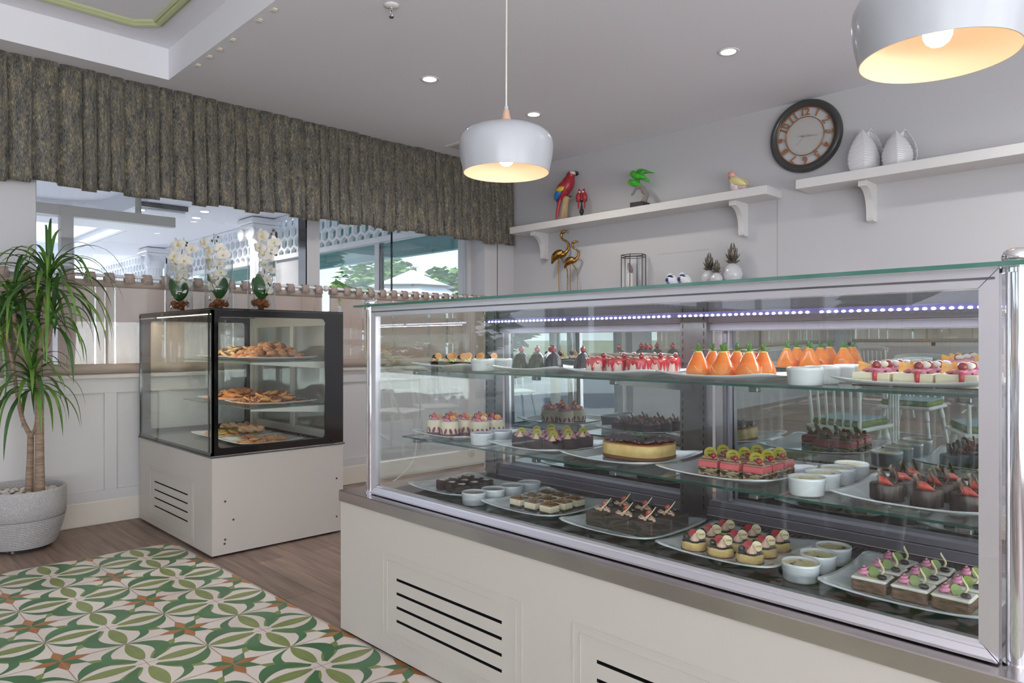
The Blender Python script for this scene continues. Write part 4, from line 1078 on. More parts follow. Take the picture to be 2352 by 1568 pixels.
KIWI = mat('kiwi_green', S(122, 142, 44), .3, coat=.4)
SMIL = mat('yellow_sugar_disc', S(160, 150, 34), .4)
BRBASE = mat('biscuit_base', S(136, 92, 60), .8, bump=.5, bscale=200)
PINKM = mat('pink_mousse', S(222, 104, 108), .5)
WHCH = mat('white_chocolate', S(232, 220, 176), .35)
BRU = mat('custard_top', S(236, 216, 150), .25, col2=S(112, 56, 22), nscale=48, detail=2, lo=.56, hi=.64, coat=.5)
SAUCE = mat('chocolate_mousse', S(104, 72, 58), .2, coat=.5)
def swirl(m, c, r, h, turns=3, mi=0):   # a piped rosette
    pts = []; rad = []
    n = 26
    for i in range(n):
        f = i/(n-1); a = f*turns*2*PI; rr_ = r*(1-f)**.8*.62
        pts.append((c[0]+rr_*math.cos(a), c[1]+rr_*si(a), c[2]+h*f*.92+r*.2)); rad.append(r*.36*(1-f*.8))
    m.tube(pts, rad, 7, mi); return m
def kiss(m, c, r, h, mi=0):
    m.lathe([(r*.9, 0), (r, h*.18), (r*.82, h*.38), (r*.45, h*.66), (r*.14, h*.9), (0, h)], 24, mi, c, wob=lambda a, q: 1+.10*math.cos(8*a)*(1-q)); return m
def disc(m, c, r, th, tilt, az, mi=0):
    M = T_(*c) @ rotm('Z', az) @ rotm('Y', tilt)
    m.cyl((0, 0, 0), r, -th/2, th/2, 22, mi, M); return M
def smile(proto, M, r, nm='smile'):
    m = MB()
    for s_ in (-1, 1):
        m.ball((0, 0, 0), r*.13, 8, 6, M=M @ T_(r*.28, s_*r*.30, .0018) @ Matrix.Diagonal((1.5, 1, .12, 1)))
    m.tube([(-r*.15-r*.25*math.cos(a), r*.5*si(a), .0018) for a in [-1.1+2.2*i/8 for i in range(9)]], .0009, 5, M=M)
    m.obj(nm, CHOCG, proto)
# brownies
p = thing('brownie', 'small dark chocolate brownie cube with a white icing top, lower left plate', 'brownie', group='iced brownies on the lower left plate')
MB().bev(-.0205, .0205, -.0205, .0205, 0, .036, .003).obj('sponge', CHOC, p)
MB().lathe([(0, .0385), (.009, .038), (.014, .0362)], 12, wob=lambda a, q: 1+.25*math.cos(3*a+1)).obj('icing', WCR, p)
scatter(p, grid_pts((-2.165, -2.105, -2.048), (1.735, 1.795, 1.86)), PB, .25)
# caramel squares
p = thing('caramel_square', 'layered cream square with glossy caramel and chopped nuts on top', 'cake square', group='caramel squares on the second lower plate')
MB().bev(-.025, .025, -.022, .022, 0, .010, .001).obj('base', CHOC, p)
MB().bev(-.025, .025, -.022, .022, .0102, .030, .001).obj('filling', CRM, p)
MB().bev(-.0252, .0252, -.0222, .0222, .0302, .035, .0015).obj('caramel', mat('caramel_glaze', S(96, 48, 20), .08, coat=1.0, col2=S(140, 78, 26), nscale=30), p)
m = MB()
for k in range(16): m.ball((Rf.uniform(-.012, .008), Rf.uniform(-.012, .012), .036+Rf.uniform(0, .003)), .0034, 6, 4)
m.obj('nuts', mat('chopped_nuts', S(140, 104, 58), .7), p)
scatter(p, grid_pts((-1.745, -1.675, -1.605), (1.735, 1.80, 1.868)), PB, .04)
# long chocolate cake, cut into six glazed slices
p = thing('chocolate_cake_slice', 'glazed dark chocolate slice topped with peach cream, strawberry and a white chocolate stick', 'cake slice', group='glazed slices on the third lower plate')
MB().bev(-.041, .041, -.049, .049, 0, .044, .004).obj('cake', mat('chocolate_ganache', S(56, 42, 35), .5, coat=.1, bump=.3, bscale=60), p)
m = MB()
for k in range(5): swirl(m, (-.018+k*.009, -.02+Rf.uniform(-.01, .02), .044), .013, .012, 2)
m.obj('cream', PEACH, p)
MB().lathe([(0, 0), (.007, .004), (.0085, .011), (.005, .019), (0, .023)], 12, M=T_(-.015, .008, .050) @ rotm('Y', .5)).obj('strawberry', STRAW, p)
MB().tube([(.0, -.02, .052), (.012, -.012, .064), (.024, -.002, .085)], [.0022, .002, .0012], 6).obj('chocolate_stick', WHCH, p)
MB().ball((.014, .012, .057), .008, 10, 7).obj('berry', GRAPE, p)
scatter(p, [(-1.395+i*.083, 1.765+j*.1) for i in range(3) for j in range(2)], PB, .0)
# mini cheesecakes with COVE discs
p = thing('mini_cheesecake', 'small round cheesecake with chocolate glaze, cream kiss, red disc and white disc lettered Cove', 'mini cheesecake', group='mini cheesecakes on the fourth lower plate')
MB().cyl((0, 0, 0), .036, 0, .003, 28).obj('sauce', mat('berry_sauce', S(104, 26, 40), .15, coat=.6), p)
MB().lathe([(.033, .0031), (.034, .008), (.0335, .022), (.032, .0245)], 28).cyl((0, 0, 0), .032, .0240, .0246, 28).obj('cheesecake', VAN, p)
MB().lathe([(0, .029), (.024, .0285), (.031, .0265), (.0325, .0235)], 28, wob=lambda a, q: 1+.04*si(5*a)).obj('glaze', CHOCG, p)
m = MB(); kiss(m, (0.012, -.016, .0285), .0125, .021); m.obj('cream_kiss', PEACH, p)
m = MB(); disc(m, (-.006, .004, .040), .0125, .0016, 1.05, -PI/4-.2); m.obj('red_disc', mat('red_sugar_disc', S(190, 30, 44), .3), p)
m = MB(); M = disc(m, (.016, .006, .042), .0135, .0018, 1.05, -PI/4+.1); wd_ = m.obj('white_disc', WHCH, p)
text_mesh('Cove', .0105, .0002, 'lettering', mat('lettering_red', S(160, 40, 48), .5), wd_, M @ T_(0, 0, .0012) @ rotm('Z', PI/2))
MB().ball((-.016, -.014, .034), .009, 10, 7).obj('grape', GRAPE, p)
scatter(p, grid_pts((-1.055, -.975, -.895), (1.727, 1.806, 1.885)), PB, .08)
# pink-topped slices (lower right)
p = thing('cream_slice', 'chocolate sponge slice with white cream, pink rosette, kiwi and white chocolate curl', 'cake slice', group='pink-topped slices on the lower right plate')
MB().bev(-.037, .037, -.033, .033, 0, .026, .004).obj('sponge', mat('chocolate_flakes', S(92, 66, 50), .6, col2=S(128, 96, 74), nscale=50, stretch=(1, 1, 3), bump=.8, bscale=90, bdist=.004), p)
MB().bev(-.038, .038, -.034, .034, .0262, .033, .004).obj('cream', WCR, p)
m = MB(); swirl(m, (-.014, -.012, .033), .017, .022); swirl(m, (-.004, -.002, .033), .014, .018); m.obj('pink_rosette', PINK, p)
m = MB(); disc(m, (.004, -.006, .042), .013, .004, 1.1, -.6); m.obj('kiwi_slice', KIWI, p)
MB().tube([(.016+.006*si(i*.8), .004+.004*i*.4, .036+.0055*i) for i in range(7)], [.0026]*6+[.001], 6).obj('chocolate_curl', WHCH, p)
MB().ball((.024, -.014, .037), .009, 10, 7, sc_=(1.2, 1, .7)).obj('grape', GRAPE, p)
scatter(p, grid_pts((-.595, -.513, -.431), (1.735, 1.815, 1.895)), PB, .15)

# strawberry cream cups (middle left)
p = thing('strawberry_cream_cup', 'round strawberry cream cake with pink top, strawberry, orange and chocolate ring', 'cream cake', group='strawberry cream cakes on the middle left plate')
MB().cyl((0, 0, 0), .0375, 0, .010, 32).obj('jelly_base', mat('red_jelly', S(122, 24, 40), .15, coat=.6), p)
MB().lathe([(.037, .0101), (.0375, .056), (.034, .059), (0, .0595)], 36).obj('cream', CRM, p)
m = MB()
for k in range(11):
    a = 2*PI*k/11; m.ball((.0368*math.cos(a), .0368*si(a), .0215), .0105, 8, 6, rot=Matrix.Rotation(a, 3, 'Z') @ Matrix.Rotation(.35*(-1)**k, 3, 'X'), sc_=(.16, .55, 1.15))
m.obj('strawberry_slices', mat('strawberry_in_cream', S(150, 44, 60), .4), p)
m = MB()
for k in range(5): swirl(m, (.02*math.cos(k*1.256), .02*si(k*1.256), .059), .013, .008, 2)
m.obj('pink_cream', PINK, p)
MB().lathe([(0, 0), (.008, .004), (.0095, .012), (.006, .021), (0, .025)], 12, M=T_(-.006, -.006, .062)).obj('strawberry', STRAW, p)
m = MB(); disc(m, (.013, .006, .069), .013, .003, .9, -.4); m.obj('orange_slice', ORSL, p)
MB().tube([(-.02+.006*math.cos(a), -.012, .07+.006*si(a)) for a in [2*PI*i/12 for i in range(13)]], .0022, 6).obj('chocolate_ring', CHOCG, p)
scatter(p, grid_pts((-2.275, -2.19, -2.105), (1.79, 1.872, 1.954), ((0, 2), (2, 0))), PM, .3)
# smiley chocolate cups
p = thing('chocolate_cup', 'dark chocolate cup with pink rosettes, kiwi, cream kiss and yellow smiley disc', 'chocolate cup', group='smiley chocolate cups on the second middle plate')
MB().lathe([(0, .001), (.035, .001), (.0365, .02), (.0365, .036), (.034, .0355), (.033, .030), (0, .030)], 32).obj('cup', CHOC, p)
m = MB(); swirl(m, (-.018, -.006, .031), .015, .017); swirl(m, (.006, .018, .031), .014, .016); swirl(m, (-.010, .016, .031), .013, .016); m.obj('pink_rosettes', PINK, p)
m = MB(); kiss(m, (.012, -.017, .031), .0125, .024); m.obj('cream_kiss', PEACH, p)
m = MB(); M = disc(m, (.002, -.002, .052), .0150, .0022, 1.15, -PI/4); d_ = m.obj('smiley_disc', SMIL, p); smile(d_, M, .0150)
MB().ball((-.003, -.016, .036), .008, 10, 7, sc_=(1, .6, 1)).obj('kiwi_piece', KIWI, p)
scatter(p, grid_pts((-1.80, -1.722, -1.645), (1.80, 1.878, 1.956)), PM, .12)
# large cheesecake
p = thing('cheesecake', 'whole oval baked cheesecake topped with dark berries and a mint sprig', 'cheesecake', (-1.36, 1.895, PM+.003))
def oval(r, z, n=5): return None
def slab(m, hw, hd, z0, z1, n=3.2, seg=56, mi=0, top=True, wob=0):
    vs = []
    lv = [z0, z0+(z1-z0)*.5, z1-.002, z1]
    for i, z in enumerate(lv):
        for j in range(seg):
            a = 2*PI*j/seg; r_ = (abs(math.cos(a))**n+abs(si(a))**n)**(-1/n)*(1-.02*(i == 3)+.008*(i == 1)+wob*si(7*a))
            vs.append((hw*r_*math.cos(a), hd*r_*si(a), z))
    fs = [(i*seg+j, i*seg+(j+1) % seg, (i+1)*seg+(j+1) % seg, (i+1)*seg+j) for i in range(3) for j in range(seg)]
    m.add(vs, fs, mi, True); m.add(vs[3*seg:], [tuple(range(seg))], mi); return m
m = MB(); slab(m, .108, .093, 0, .010); m.obj('biscuit_base', BRBASE, p)
m = MB(); slab(m, .1075, .0925, .0102, .046, wob=.004); m.obj('cheese_filling', mat('baked_cheese', S(236, 208, 140), .6, col2=S(224, 188, 116), nscale=40, bump=.3), p)
m = MB(); slab(m, .108, .093, .0462, .0495, wob=.004); m.obj('browned_edge', mat('browned_crust', S(190, 112, 44), .4, coat=.4), p)
m = MB(); Rb = random.Random(2)
n_ = 0
while n_ < 150:
    x, y = Rb.uniform(-.102, .102), Rb.uniform(-.088, .088)
    if (abs(x)/.100)**3.2+(abs(y)/.085)**3.2 > 1: continue
    m.ball((x, y, .054+Rb.uniform(0, .005)), .0075, 8, 6); n_ += 1
o = m.obj('berries', mat('dark_berries', S(50, 14, 22), .08, coat=1.0), p, kind='stuff')
m = MB()
for k in range(6):
    a = k*1.05; m.ball((.014*math.cos(a), .014*si(a), .068), .011, 8, 5, rot=Matrix.Rotation(a, 3, 'Z'), sc_=(1, .5, .18))
m.obj('mint_sprig', GREENL, p)
# pink wafer cakes
p = thing('wafer_cake', 'square cake of chocolate wafers and pink mousse with cherry and yellow smiley disc', 'wafer cake', group='pink wafer cakes on the fourth middle plate')
STRI, nts_, os_ = _new('wafer_layers')
b_s = nts_.nodes.new('ShaderNodeBsdfPrincipled'); nts_.links.new(b_s.outputs[0], os_.inputs[0]); b_s.inputs['Roughness'].default_value = .6
wv_ = nts_.nodes.new('ShaderNodeTexNoise'); wv_.inputs['Scale'].default_value = 60; wv_.inputs['Detail'].default_value = 1.5
nts_.links.new(_coord(nts_, (.9, .9, 5)), wv_.inputs[0])
r_s = nts_.nodes.new('ShaderNodeValToRGB'); r_s.color_ramp.elements[0].position = .47; r_s.color_ramp.elements[1].position = .53
r_s.color_ramp.elements[0].color = S(66, 48, 38); r_s.color_ramp.elements[1].color = S(196, 176, 132)
nts_.links.new(wv_.outputs[0], r_s.inputs[0]); nts_.links.new(r_s.outputs[0], b_s.inputs[0])
MB().bev(-.028, .028, -.027, .027, 0, .022, .002).obj('wafer_base', STRI, p)
MB().bev(-.0278, .0278, -.0268, .0268, .0222, .038, .0015).obj('pink_mousse', PINKM, p)
m = MB(); m.bev(-.027, .027, -.026, .026, .0382, .0425, .002)
for k in range(4): swirl(m, (-.016+.011*k, -.014+.002*k, .042), .010, .008, 2)
m.obj('mocha_cream', mat('mocha_cream', S(186, 142, 120), .5), p)
MB().ball((.010, -.010, .053), .0085, 12, 8).obj('cherry', RED, p)
m = MB(); M = disc(m, (-.006, .006, .056), .0185, .002, 1.1, -PI/4-.1); d_ = m.obj('smiley_disc', SMIL, p); smile(d_, M, .0185)
scatter(p, grid_pts((-1.045, -.977, -.908), (1.80, 1.868, 1.936), ((0, 2),)), PM, .06)
# strawberry chocolate cakes
p = thing('strawberry_chocolate_cake', 'dark chocolate cake with strawberry wedge and ruffled chocolate shards', 'chocolate cake', group='strawberry chocolate cakes on the middle right plate')
m = MB(); m.lathe([(0, 0), (.036, .001), (.0365, .035), (.034, .038), (0, .0385)], 36, wob=lambda a, q: 1+.035*math.cos(14*a)); m.obj('cake', mat('chocolate_shavings', S(58, 48, 44), .4, col2=S(120, 108, 100), nscale=40, stretch=(1, 1, .15), lo=.45, hi=.7, bump=.8, bscale=60, bdist=.004), p)
m = MB()
for (x, y, az, h) in ((-.014, .004, .3, .034), (.012, .014, 1.8, .040), (-.006, -.014, 4.2, .024)):
    m.grid(lambda u, v: (x+(u-.5)*.024*math.cos(az)*(1-.3*v)+.004*si(v*4), y+(u-.5)*.024*si(az)*(1-.3*v)+.004*si(u*9+v*3), .036+h*v*(1-.8*(u-.5)**2)), 8, 6)
m.obj('chocolate_shards', mat('ruffled_chocolate', S(104, 84, 72), .35, col2=S(188, 164, 138), nscale=30, lo=.5, hi=.62), p, solid=.0016)
MB().tube([(-.010, -.016, .046), (.006, -.020, .046), (.024, -.024, .040)], [.011, .009, .0015], 10, flat=(1, .6)).obj('strawberry_wedge', STRAW, p)
scatter(p, grid_pts((-.588, -.505, -.422), (1.80, 1.885, 1.968)), PM, .5)

# tartlets (top left)
p = thing('tartlet', 'chocolate tartlet with peach and lime cream, orange slice and grape', 'tartlet', group='orange-topped tartlets on the top left plate')
MB().lathe([(0, .001), (.026, .001), (.034, .022), (.036, .024), (.032, .022), (0, .021)], 36, wob=lambda a, q: 1+.04*math.cos(18*a)).obj('tart_shell', CHOC, p)
m = MB(); swirl(m, (-.014, -.01, .020), .016, .015); swirl(m, (-.008, .014, .020), .014, .014); m.obj('peach_cream', PEACH, p)
m = MB(); swirl(m, (.014, -.008, .020), .016, .016); swirl(m, (.016, .012, .020), .012, .013); m.obj('lime_cream', LIME, p)
m = MB(); disc(m, (.0, .002, .045), .0135, .0045, 1.25, -PI/4); m.obj('orange_slice', mat('dried_orange', S(212, 140, 74), .4, col2=S(232, 176, 120), nscale=60), p)
MB().ball((-.019, .0, .042), .0085, 10, 8).obj('grape', GRAPE, p)
scatter(p, grid_pts((-2.265, -2.187, -2.109), (1.79, 1.872, 1.954)), PT, .3)
# domes
p = thing('cherry_dome', 'dark glazed ridged dome cake topped with a red cherry', 'dome cake', group='dark cherry domes on the second top plate')
MB().lathe([(0, .0005), (.034, .0005), (.0335, .012), (.029, .030), (.019, .046), (.009, .053), (0, .054)], 48, wob=lambda a, q: 1+.045*math.cos(12*a)*(1-q*.5)).obj('dome', mat('grey_chocolate_glaze', S(38, 35, 33), .3, coat=.3, col2=S(66, 62, 60), nscale=60, bump=.5, bscale=120), p)
MB().ball((0, 0, .0615), .0098, 14, 10, sc_=(1, 1, .9)).obj('cherry', RED, p)
MB().ball((0, 0, .0715), .003, 8, 6).obj('chocolate_bead', GRAPE, p)
p.scale = (1, 1, 1.22)
scatter(p, grid_pts((-1.80, -1.722, -1.645), (1.80, 1.878, 1.956), ((0, 1), (1, 2), (2, 1))), PT, .3)
# red-dripped cakes
p = thing('drip_cake', 'round white cream cake with glossy red drips, chocolate disc and a cherry', 'cream cake', group='red-dripped cakes on the third top plate')
MB().cyl((0, 0, 0), .0385, 0, .004, 32).obj('chocolate_base', CHOC, p)
MB().lathe([(.0365, .0041), (.0375, .046), (.036, .0485), (0, .049)], 40).obj('cream_cake', mat('pale_cream', S(238, 220, 204), .45), p)
m = MB(); sg = 72
ds = [Rf.uniform(.012, .044) for _ in range(14)]
def dl(a):
    q = (a/(2*PI)*14) % 14; i = int(q); f = q-i
    return .004+(ds[i % 14])*(si(PI*f)**.6 if True else 0)
vs = []
for j in range(sg):
    a = 2*PI*j/sg; L_ = dl(a)
    for (r_, z) in ((.0380, .0492-L_), (.0388, .0492-L_+.003), (.0384, .045), (.0372, .0500), (.030, .0505)): vs.append((r_*math.cos(a), r_*si(a), z))
m.add(vs, [(j*5+i, ((j+1) % sg)*5+i, ((j+1) % sg)*5+i+1, j*5+i+1) for j in range(sg) for i in range(4)], 0, True); m.cyl((0, 0, 0), .030, .0500, .0506, 24)
m.obj('red_drip', REDG, p)
m = MB()
for k in range(6): swirl(m, (.022*math.cos(k*1.05), .022*si(k*1.05), .0505), .010, .006, 2)
m.obj('cream_ring', PEACH, p)
m = MB(); disc(m, (-.002, .0, .062), .0215, .002, .16, -.6); m.obj('chocolate_disc', mat('dark_disc', S(52, 40, 30), .75, col2=S(110, 84, 48), nscale=30), p)
MB().ball((.024, -.008, .0595), .0085, 12, 8).obj('cherry', RED, p)
scatter(p, grid_pts((-1.452, -1.372, -1.292), (1.80, 1.880, 1.960)), PT, .5)
# pears
p = thing('pear_cake', 'glossy orange pear-shaped cake with yellow cap and green leaves', 'pear cake', group='orange pear cakes on the fourth top plate')
ORP = mat('orange_glaze', S(250, 118, 22), .25, coat=.5, col2=S(252, 150, 52), nscale=14, sss=.05)
MB().lathe([(0, .0), (.024, .0005), (.032, .006), (.0345, .014), (.033, .024), (.0265, .038), (.0195, .050), (.0145, .060), (.011, .066), (0, .067)], 32).obj('pear', ORP, p)
MB().lathe([(.0, .0695), (.008, .069), (.0115, .0665), (.0112, .0625), (.010, .0615)], 20).obj('yellow_cap', mat('yellow_marzipan', S(244, 210, 96), .4), p)
m = MB()
for (az, el) in ((.5, .2), (3.4, .1), (5.0, .9), (1.9, 1.3)):
    M = T_(0, 0, .069) @ rotm('Z', az) @ rotm('Y', -el) @ T_(.011, 0, .0)
    m.ball((0, 0, 0), .012, 10, 5, M=M @ Matrix.Diagonal((1, .42, .12, 1)))
m.obj('leaves', GREENL, p)
MB().tube([(.0345*math.cos(a)*.97, .0345*si(a)*.97, .012+.020*((k-4)/4)**2) for k, a in enumerate([-1.9+2.0*i/8 for i in range(9)])], .0011, 5).obj('icing_line', mat('pale_icing', S(252, 206, 130), .4), p)
p.scale = (1, 1, 1.1)
scatter(p, grid_pts((-1.088, -1.010, -.932), (1.80, 1.878, 1.956), ((2, 2),)), PT, .7)
# orange-slice cakes
p = thing('orange_cream_cake', 'pale cream block with orange wedge, cherry, pink cream and red drip', 'cream cake', group='orange-slice cream cakes on the top right plate')
MB().bev(-.040, .040, -.034, .034, 0, .003, .001).obj('biscuit_base', CHOC, p)
MB().bev(-.040, .040, -.034, .034, .0032, .031, .0015).obj('cream_block', mat('ivory_mousse', S(238, 228, 196), .4), p)
m = MB(); swirl(m, (.006, -.014, .031), .018, .010, 2); swirl(m, (.018, .006, .031), .016, .010, 2); swirl(m, (-.02, .008, .031), .015, .009, 2); m.obj('pink_cream', PINK, p)
MB().prism([(-.014, 0), (.018, .016), (-.012, .026)], -.0035, .0035, 'y', M=T_(-.020, -.010, .032) @ rotm('Z', .3)).obj('orange_wedge', ORSL, p)
MB().ball((.008, -.016, .048), .0105, 12, 9).obj('cherry', RED, p)
MB().ball((.017, .002, .050), .0095, 12, 9, sc_=(1.2, 1, .8)).obj('lychee', WCR, p)
MB().tube([(.010, -.028, .032), (.010, -.0348, .0305), (.010, -.0350, .016), (.010, -.0350, .005)], [.005, .006, .005, .0035], 8, flat=(1, 1)).obj('red_drip', REDG, p)
scatter(p, grid_pts((-.600, -.514, -.428), (1.765, 1.845, 1.925)), PT, .05)

# ---- ramekins ----
def ramekin(fill, nm, label, group, h=.045, r=.044):
    t = thing('ramekin', label, 'ramekin', group=group)
    MB().lathe([(0, .001), (r*.86, .001), (r*.90, .004), (r*.965, h*.78), (r*.985, h*.82), (r, h*.86), (r, h*.98), (r*.975, h), (r*.94, h*.97), (r*.92, h*.82), (0, h*.80)], 72, wob=lambda a, q: 1+(.022*math.cos(36*a) if .12 < q < .35 else 0)).obj('dish', CERAM, t)
    MB().cyl((0, 0, 0), r*.922, h*.82, h*.88, 32).obj(nm, fill, t)
    return t
r1 = ramekin(SAUCE, 'chocolate_filling', 'white fluted ramekin of chocolate mousse on the case floor, beside the brownies', 'chocolate ramekins in a row on the case floor')
for k, y in enumerate((1.668, 1.757, 1.846, 1.935)):
    (setattr(r1, 'location', (-1.905, y, ZB)) if k == 0 else dup(r1, (-1.905+.004*k, y, ZB), k))
for k, y in enumerate((1.742, 1.832)):
    dup(r1, (-1.945, y, ZM), k, 'white fluted ramekin of chocolate mousse on the middle shelf, beside the strawberry cups', 'chocolate ramekins on the middle shelf')
for k, y in enumerate((1.745, 1.836)):
    dup(r1, (-1.945, y, ZT), k, 'white fluted ramekin on the top shelf beside the tartlets', 'ramekins on the top shelf by the tartlets')
r2 = ramekin(BRU, 'baked_custard', 'white fluted ramekin of browned custard on the case floor, beside the mini cheesecakes', 'custard ramekins on the case floor')
for k, y in enumerate((1.70, 1.80, 1.895)):
    (setattr(r2, 'location', (-.748, y, ZB)) if k == 0 else dup(r2, (-.748, y, ZB), k*1.3))
for k, y in enumerate((1.742, 1.838, 1.934, 2.03)):
    dup(r2, (-.752, y, ZM), k*2.1+.5, 'white fluted ramekin of browned custard on the middle shelf, by the pink wafer cakes', 'custard ramekins on the middle shelf')
for k, y in enumerate((1.735, 1.832, 1.93, 2.028)):
    dup(r2, (-.752, y, ZT), k*.9+.2, 'white fluted ramekin on the top shelf between the pears and the orange-slice cakes', 'ramekins on the top shelf by the pears')

# ---- cookies in the small cabinet ----
trm = plate_mesh(.40, .46, .020, .026, 7).mesh('tray', CERAM)
trs = plate_mesh(.40, .40, .020, .026, 7).mesh('tray_small', CERAM)
def tray(cx, cy, z, label, me): return plate(cx, cy, z, label, me, 'white cookie plates in the small cabinet')
DZ = {1: 1.0425, 2: .7785, 3: .5575}
tray(-4.135, 1.985, DZ[1], 'white plate of round dipped cookies on the upper shelf of the small cabinet, right one', trm)
tray(-4.57, 1.985, DZ[1], 'white plate of striped star cookies on the upper shelf of the small cabinet, left one', trm)
tray(-4.135, 1.985, DZ[2], 'white plate of dark nut cookies on the lower shelf of the small cabinet, right one', trm)
tray(-4.57, 1.985, DZ[2], 'white plate of pale nut cookies on the lower shelf of the small cabinet, left one', trm)
tray(-4.52, 1.90, DZ[3], 'white plate of green-filled pastries on the floor of the small cabinet', trs)
tray(-4.10, 1.90, DZ[3], 'white plate of seeded cookies on the floor of the small cabinet', trs)
def cookie(nm, label, group, mats, r=.03, h=.014, kind=0):
    t = thing(nm, label, 'cookie', group=group)
    MB().lathe([(0, .0), (r*.8, .001), (r, h*.45), (r*.9, h*.85), (r*.4, h), (0, h)], 14, wob=lambda a, q: 1+.05*math.cos(3*a+1)).obj('dough', mats[0], t)
    m = MB()
    if kind == 0:
        for k in range(12): m.ball((Rf.uniform(-.45, .45)*r, Rf.uniform(-.45, .45)*r, h), .005, 6, 4)
    elif kind == 1:
        for k in range(26): m.ball((Rf.uniform(-.62, .62)*r, Rf.uniform(-.62, .62)*r, h*1.0), .0055, 6, 4, sc_=(1.4, .8, .7))
    elif kind == 2: m.tube([(r*.55*math.cos(a), r*.55*si(a), h) for a in [2*PI*i/14 for i in range(15)]], .005, 6)
    else:
        for k in range(3): m.tube([(-r*.7, -r*.4+k*r*.4, h*.8), (0, -r*.4+k*r*.4, h*1.05), (r*.7, -r*.4+k*r*.4, h*.8)], .003, 5)
    m.obj('topping', mats[1], t)
    return t
D1 = mat('brown_dough', S(164, 118, 88), .6, bump=.3, bscale=120); D2 = mat('golden_dough', S(206, 150, 92), .65, bump=.3, bscale=120); D3 = mat('pale_dough', S(212, 178, 132), .65, bump=.3, bscale=120); D4 = mat('toasted_dough', S(196, 132, 74), .6, bump=.3, bscale=120)
N1 = mat('golden_crumbs', S(222, 150, 84), .5); N2 = mat('roasted_nuts', S(128, 70, 36), .4, coat=.3); N3 = mat('chocolate_zigzag', S(64, 44, 36), .4); N4 = mat('pistachio_paste', S(128, 128, 48), .5); N5 = mat('sesame_crust', S(216, 190, 160), .7, col2=S(120, 90, 66), nscale=260, lo=.5, hi=.56)
def heap(proto, cx, cy, z, lx, ly, n, r, h, seed, layers=3, tilt=.45):
    R = random.Random(seed); pts = []; k = 0; tries = 0
    per = [int(n*.42), int(n*.28), int(n*.18), n] if layers == 4 else [int(n*.5), int(n*.33), n]
    first = True
    for L_ in range(layers):
        got = 0; sh = 1-.22*L_; placed = []
        tries = 0
        while got < per[L_] and k < n and tries < 900:
            tries += 1
            x, y = R.uniform(-lx, lx)*sh, R.uniform(-ly, ly)*sh
            if any((x-a)**2+(y-b)**2 < (r*1.35)**2 for a, b in placed): continue
            placed.append((x, y)); got += 1; k += 1
            loc = (cx+x, cy+y, z+.0035+h*.92*L_+(R.uniform(0, .004) if L_ else 0))
            if first: o = proto; o.location = loc; first = False
            else: o = dup(proto, loc)
            tt = tilt*(.2 if L_ == 0 else 1)
            o.rotation_euler = (R.uniform(-tt, tt), R.uniform(-tt, tt), R.uniform(0, 6))
heap(cookie('dipped_cookie', 'round brown cookie with golden crumb topping, upper shelf of small cabinet, right plate', 'dipped cookies', [D1, N1], .033, .030), -4.135, 1.985, DZ[1], .145, .175, 64, .030, .024, 1, 4, .4)
heap(cookie('striped_cookie', 'pale cookie with dark chocolate stripes, upper shelf of small cabinet, left plate', 'striped cookies', [D3, N3], .030, .018, 3), -4.57, 1.985, DZ[1], .145, .175, 60, .028, .019, 2, 4, .6)
heap(cookie('nut_cookie', 'golden cookie covered in dark roasted nuts, lower shelf of small cabinet, right plate', 'dark nut cookies', [D2, N2], .034, .016, 1), -4.135, 1.985, DZ[2], .145, .175, 62, .030, .018, 3, 4, .5)
heap(cookie('pale_nut_cookie', 'toasted cookie with pale chopped nuts, lower shelf of small cabinet, left plate', 'pale nut cookies', [D4, N1], .034, .014, 1), -4.57, 1.985, DZ[2], .145, .175, 56, .030, .016, 4, 4, .4)
heap(cookie('pistachio_pastry', 'round golden pastry with green pistachio swirl, floor of small cabinet', 'pistachio pastries', [D2, N4], .042, .018, 2), -4.52, 1.90, DZ[3], .125, .125, 22, .036, .015, 5, 2, .2)
heap(cookie('seeded_cookie', 'oval cookie crusted with sesame seeds, floor of small cabinet', 'seeded cookies', [D4, N5], .040, .014, 1), -4.10, 1.90, DZ[3], .125, .125, 22, .036, .014, 6, 2, .2)
p = thing('twisted_pastry', 'sugar-dusted twisted pastry lying on the green-filled pastries', 'pastry', (-4.45, 2.0, DZ[3]+.040), .4, 'twisted pastries')
m = MB()
for s_ in (0, PI): m.tube([(-.075+.015*i, .012*math.cos(i*.9+s_), .012+.010*si(i*.9+s_)) for i in range(11)], [.010+.006*si(PI*i/10) for i in range(11)], 8)
m.obj('twist', mat('sugared_dough', S(196, 146, 102), .7, col2=S(214, 180, 148), nscale=30), p)
for (x, y, rz) in ((-4.55, 2.02, -.2), (-4.36, 1.96, 1.0), (-4.60, 1.94, .8)): dup(p, (x, y, DZ[3]+.038), rz)
